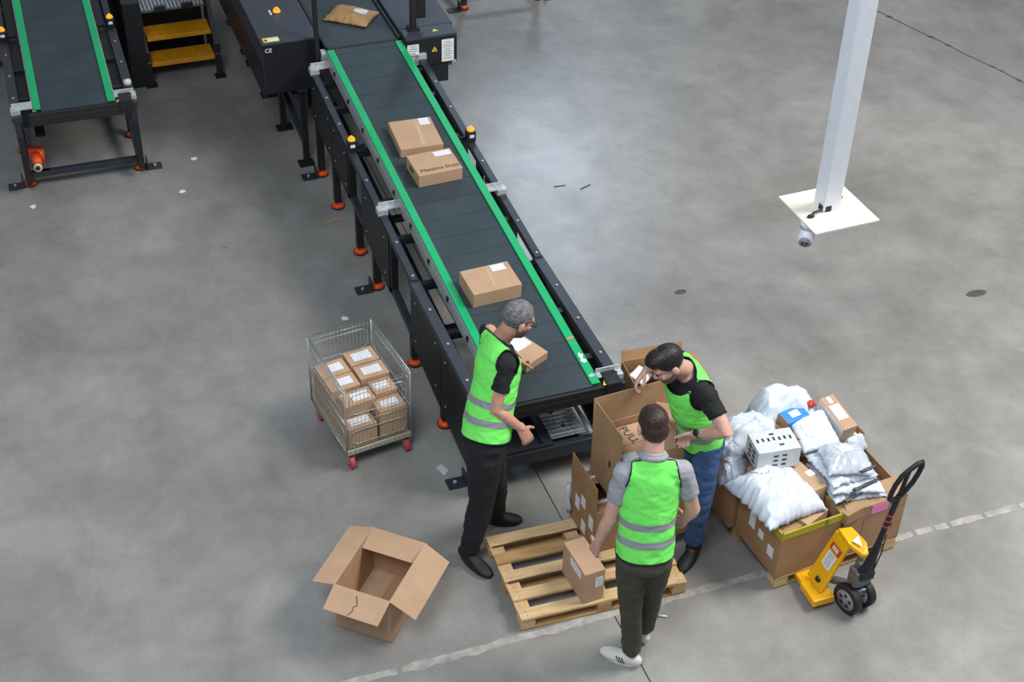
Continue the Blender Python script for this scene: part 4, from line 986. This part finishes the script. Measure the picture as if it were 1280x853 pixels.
        for k in range(28):
            a = 2*pi*k/28; t_ = .5+.5*cos(a); wd = .047*(1-.22*(1-t_))*(1-abs(2*t_-1)**5*.2); o_.append(he+dr*L_*(.0+1.0*t_)+sdv*wd*sin(a)-g)
        b.prism([p+V((0, 0, .001)) for p in o_], (0, 0, .022)); obj('sole', b, sole_m, so, True, bev=.003)
        if shoes == 'laces':
            for k in range(4):
                c0 = P(.42+.08*k, .086-.012*k)-g; b = B(); b.tube([c0-sdv*.022-V((0, 0, .006)), c0, c0+sdv*.022-V((0, 0, .006))], .004, seg=5); obj('lace', b, redm, so, True)
        if shoes == 'white':
            for k in range(4):
                c0 = P(.42+.07*k, .084-.011*k)-g; b = B(); b.tube([c0-sdv*.02-V((0, 0, .006)), c0, c0+sdv*.02-V((0, 0, .006))], .0035, seg=5); obj('lace', b, paper, so, True)
            for k in range(3):
                c0 = P(.33+.07*k, 0)-g
                for q in (-1, 1):
                    b = B(); b.beam(c0+sdv*q*.041+V((0, 0, .03)), c0+sdv*q*.037+dr*.02+V((0, 0, .065)), .004, .008); obj('shoe_stripe', b, mat('navy_stripe', '3B4A63', .6) if k == 0 and q == -1 else bpy.data.materials['navy_stripe'], so)
    return root, T, h, g
M1 = dict(head=(2.458, 6.325, 1.64), neck=(2.375, 6.365, 1.495), pel=(2.235, 6.20, .96), shR=(2.352, 6.215, 1.425), elR=(2.262, 6.135, 1.175), wrR=(2.413, 6.10, 1.02),
          shL=(2.36, 6.52, 1.43), elL=(2.46, 6.64, 1.20), wrL=(2.625, 6.745, .975), hipR=(2.205, 6.13, .90), hipL=(2.25, 6.27, .90), kneR=(2.185, 6.12, .49), ankR=(2.11, 6.12, .09),
          kneL=(2.31, 6.25, .49), ankL=(2.37, 6.375, .09), toeR=(2.185, 5.935, 0), heelR=(2.075, 6.19, 0), toeL=(2.53, 6.33, 0), heelL=(2.32, 6.40, 0))
p1, T1, h1_, g1 = person('grey-haired man in black trousers and green vest reaching onto the belt end', M1, (.90, .10, -.42), (.30, 0, .95), hairg, skin, tblack, pblack, shoeb, rubber,
       hands={'R': ((.30, -.12, -.62), (-.2, .5, 0), (.8, .2, -.2), dict(curl=(.35, .5, .4))), 'L': ((.55, .6, -.45), (-.2, -.2, -1), (.6, -.7, .0), dict(curl=(.15, .25, .2)))}, trimc=True, leg_s=1.12, beard=True, glasses=True, seed=1, belly=1.12)
M2 = dict(head=(3.150, 5.785, 1.555), neck=(3.290, 5.835, 1.445), pel=(3.475, 5.875, .87), shL=(3.36, 5.675, 1.355), elL=(3.418, 5.50, 1.215), wrL=(3.325, 5.68, 1.075),
          shR=(3.33, 5.98, 1.385), elR=(3.375, 6.19, 1.22), wrR=(3.285, 6.29, 1.09), hipR=(3.46, 5.95, .84), hipL=(3.485, 5.80, .84), kneR=(3.40, 5.90, .49), ankR=(3.47, 5.99, .09),
          kneL=(3.455, 5.725, .49), ankL=(3.435, 5.735, .09), toeL=(3.255, 5.645, 0), heelL=(3.49, 5.755, 0), toeR=(3.27, 5.97, 0), heelR=(3.52, 6.0, 0))
M2['toeL'] = (3.29, 5.60, 0)
p2, T2, h2_, g2 = person('black-haired man in jeans and green vest bending over the big open carton', M2, (-.80, -.08, -.56), (-.55, 0, .8), hairb, skin2, tblack, jeans, shoeb, rubber,
       hands={'L': ((-.25, .7, -.75), (-.5, -.1, -.8), (.1, .7, .6), dict(curl=(.6, .8, .6))), 'R': ((-.5, -.15, -.45), (.2, -.5, -.6), (-.7, -.5, 0), dict(curl=(.35, .6, .5)))}, trimc=True, hairstyle='top', beard=True, shoes='laces', seed=2, leg_s=.92)
M3 = dict(head=(2.808, 5.24, 1.645), neck=(2.782, 5.155, 1.50), pel=(2.735, 5.045, .95), shL=(2.632, 5.165, 1.425), elL=(2.575, 5.165, 1.125), wrL=(2.535, 5.215, .885),
          shR=(2.93, 5.09, 1.42), elR=(3.015, 5.075, 1.135), wrR=(3.05, 5.20, .93), hipL=(2.66, 5.045, .90), hipR=(2.80, 5.015, .90), kneL=(2.70, 5.065, .49), ankL=(2.735, 5.065, .09),
          kneR=(2.84, 5.11, .49), ankR=(2.88, 5.205, .09), toeL=(2.60, 5.185, 0), heelL=(2.765, 5.015, 0), toeR=(2.935, 5.40, 0), heelR=(2.865, 5.155, 0))
p3, T3, h3_, g3 = person('brown-haired man seen from behind in grey shirt, green vest and olive trousers', M3, (.12, .93, -.30), (.02, .25, .95), hairbr, skin2, tgrey, polive, shoew, solew,
       hands={'L': ((-.05, .35, -.9), (.9, .2, .1), (.2, .9, .35), dict(curl=(.25, .4, .35))), 'R': ((.15, .55, -.75), (-.9, .2, .1), (.1, .8, .4), dict(curl=(.4, .6, .5)))}, hairstyle='crown', collar=True, shoes='white', seed=3, leg_s=.98)
# wrist watch on the second worker
wr_, el_ = V(M2['wrL']), V(M2['elL']); d_ = (el_-wr_).normalized(); c_ = wr_+d_*.035-g2
b = B(); b.loft([(c_-d_*.009, .033, .031), (c_+d_*.009, .034, .032)], seg=20); wt = obj('watch_strap', b, castm, p2, True)
n_ = V((-.2, -.6, .75)); n_ = (n_-d_*n_.dot(d_)).normalized(); b = B(); b.cyl(c_+n_*.03, c_+n_*.041, .019, seg=20); obj('watch_face', b, rubber, wt, True)
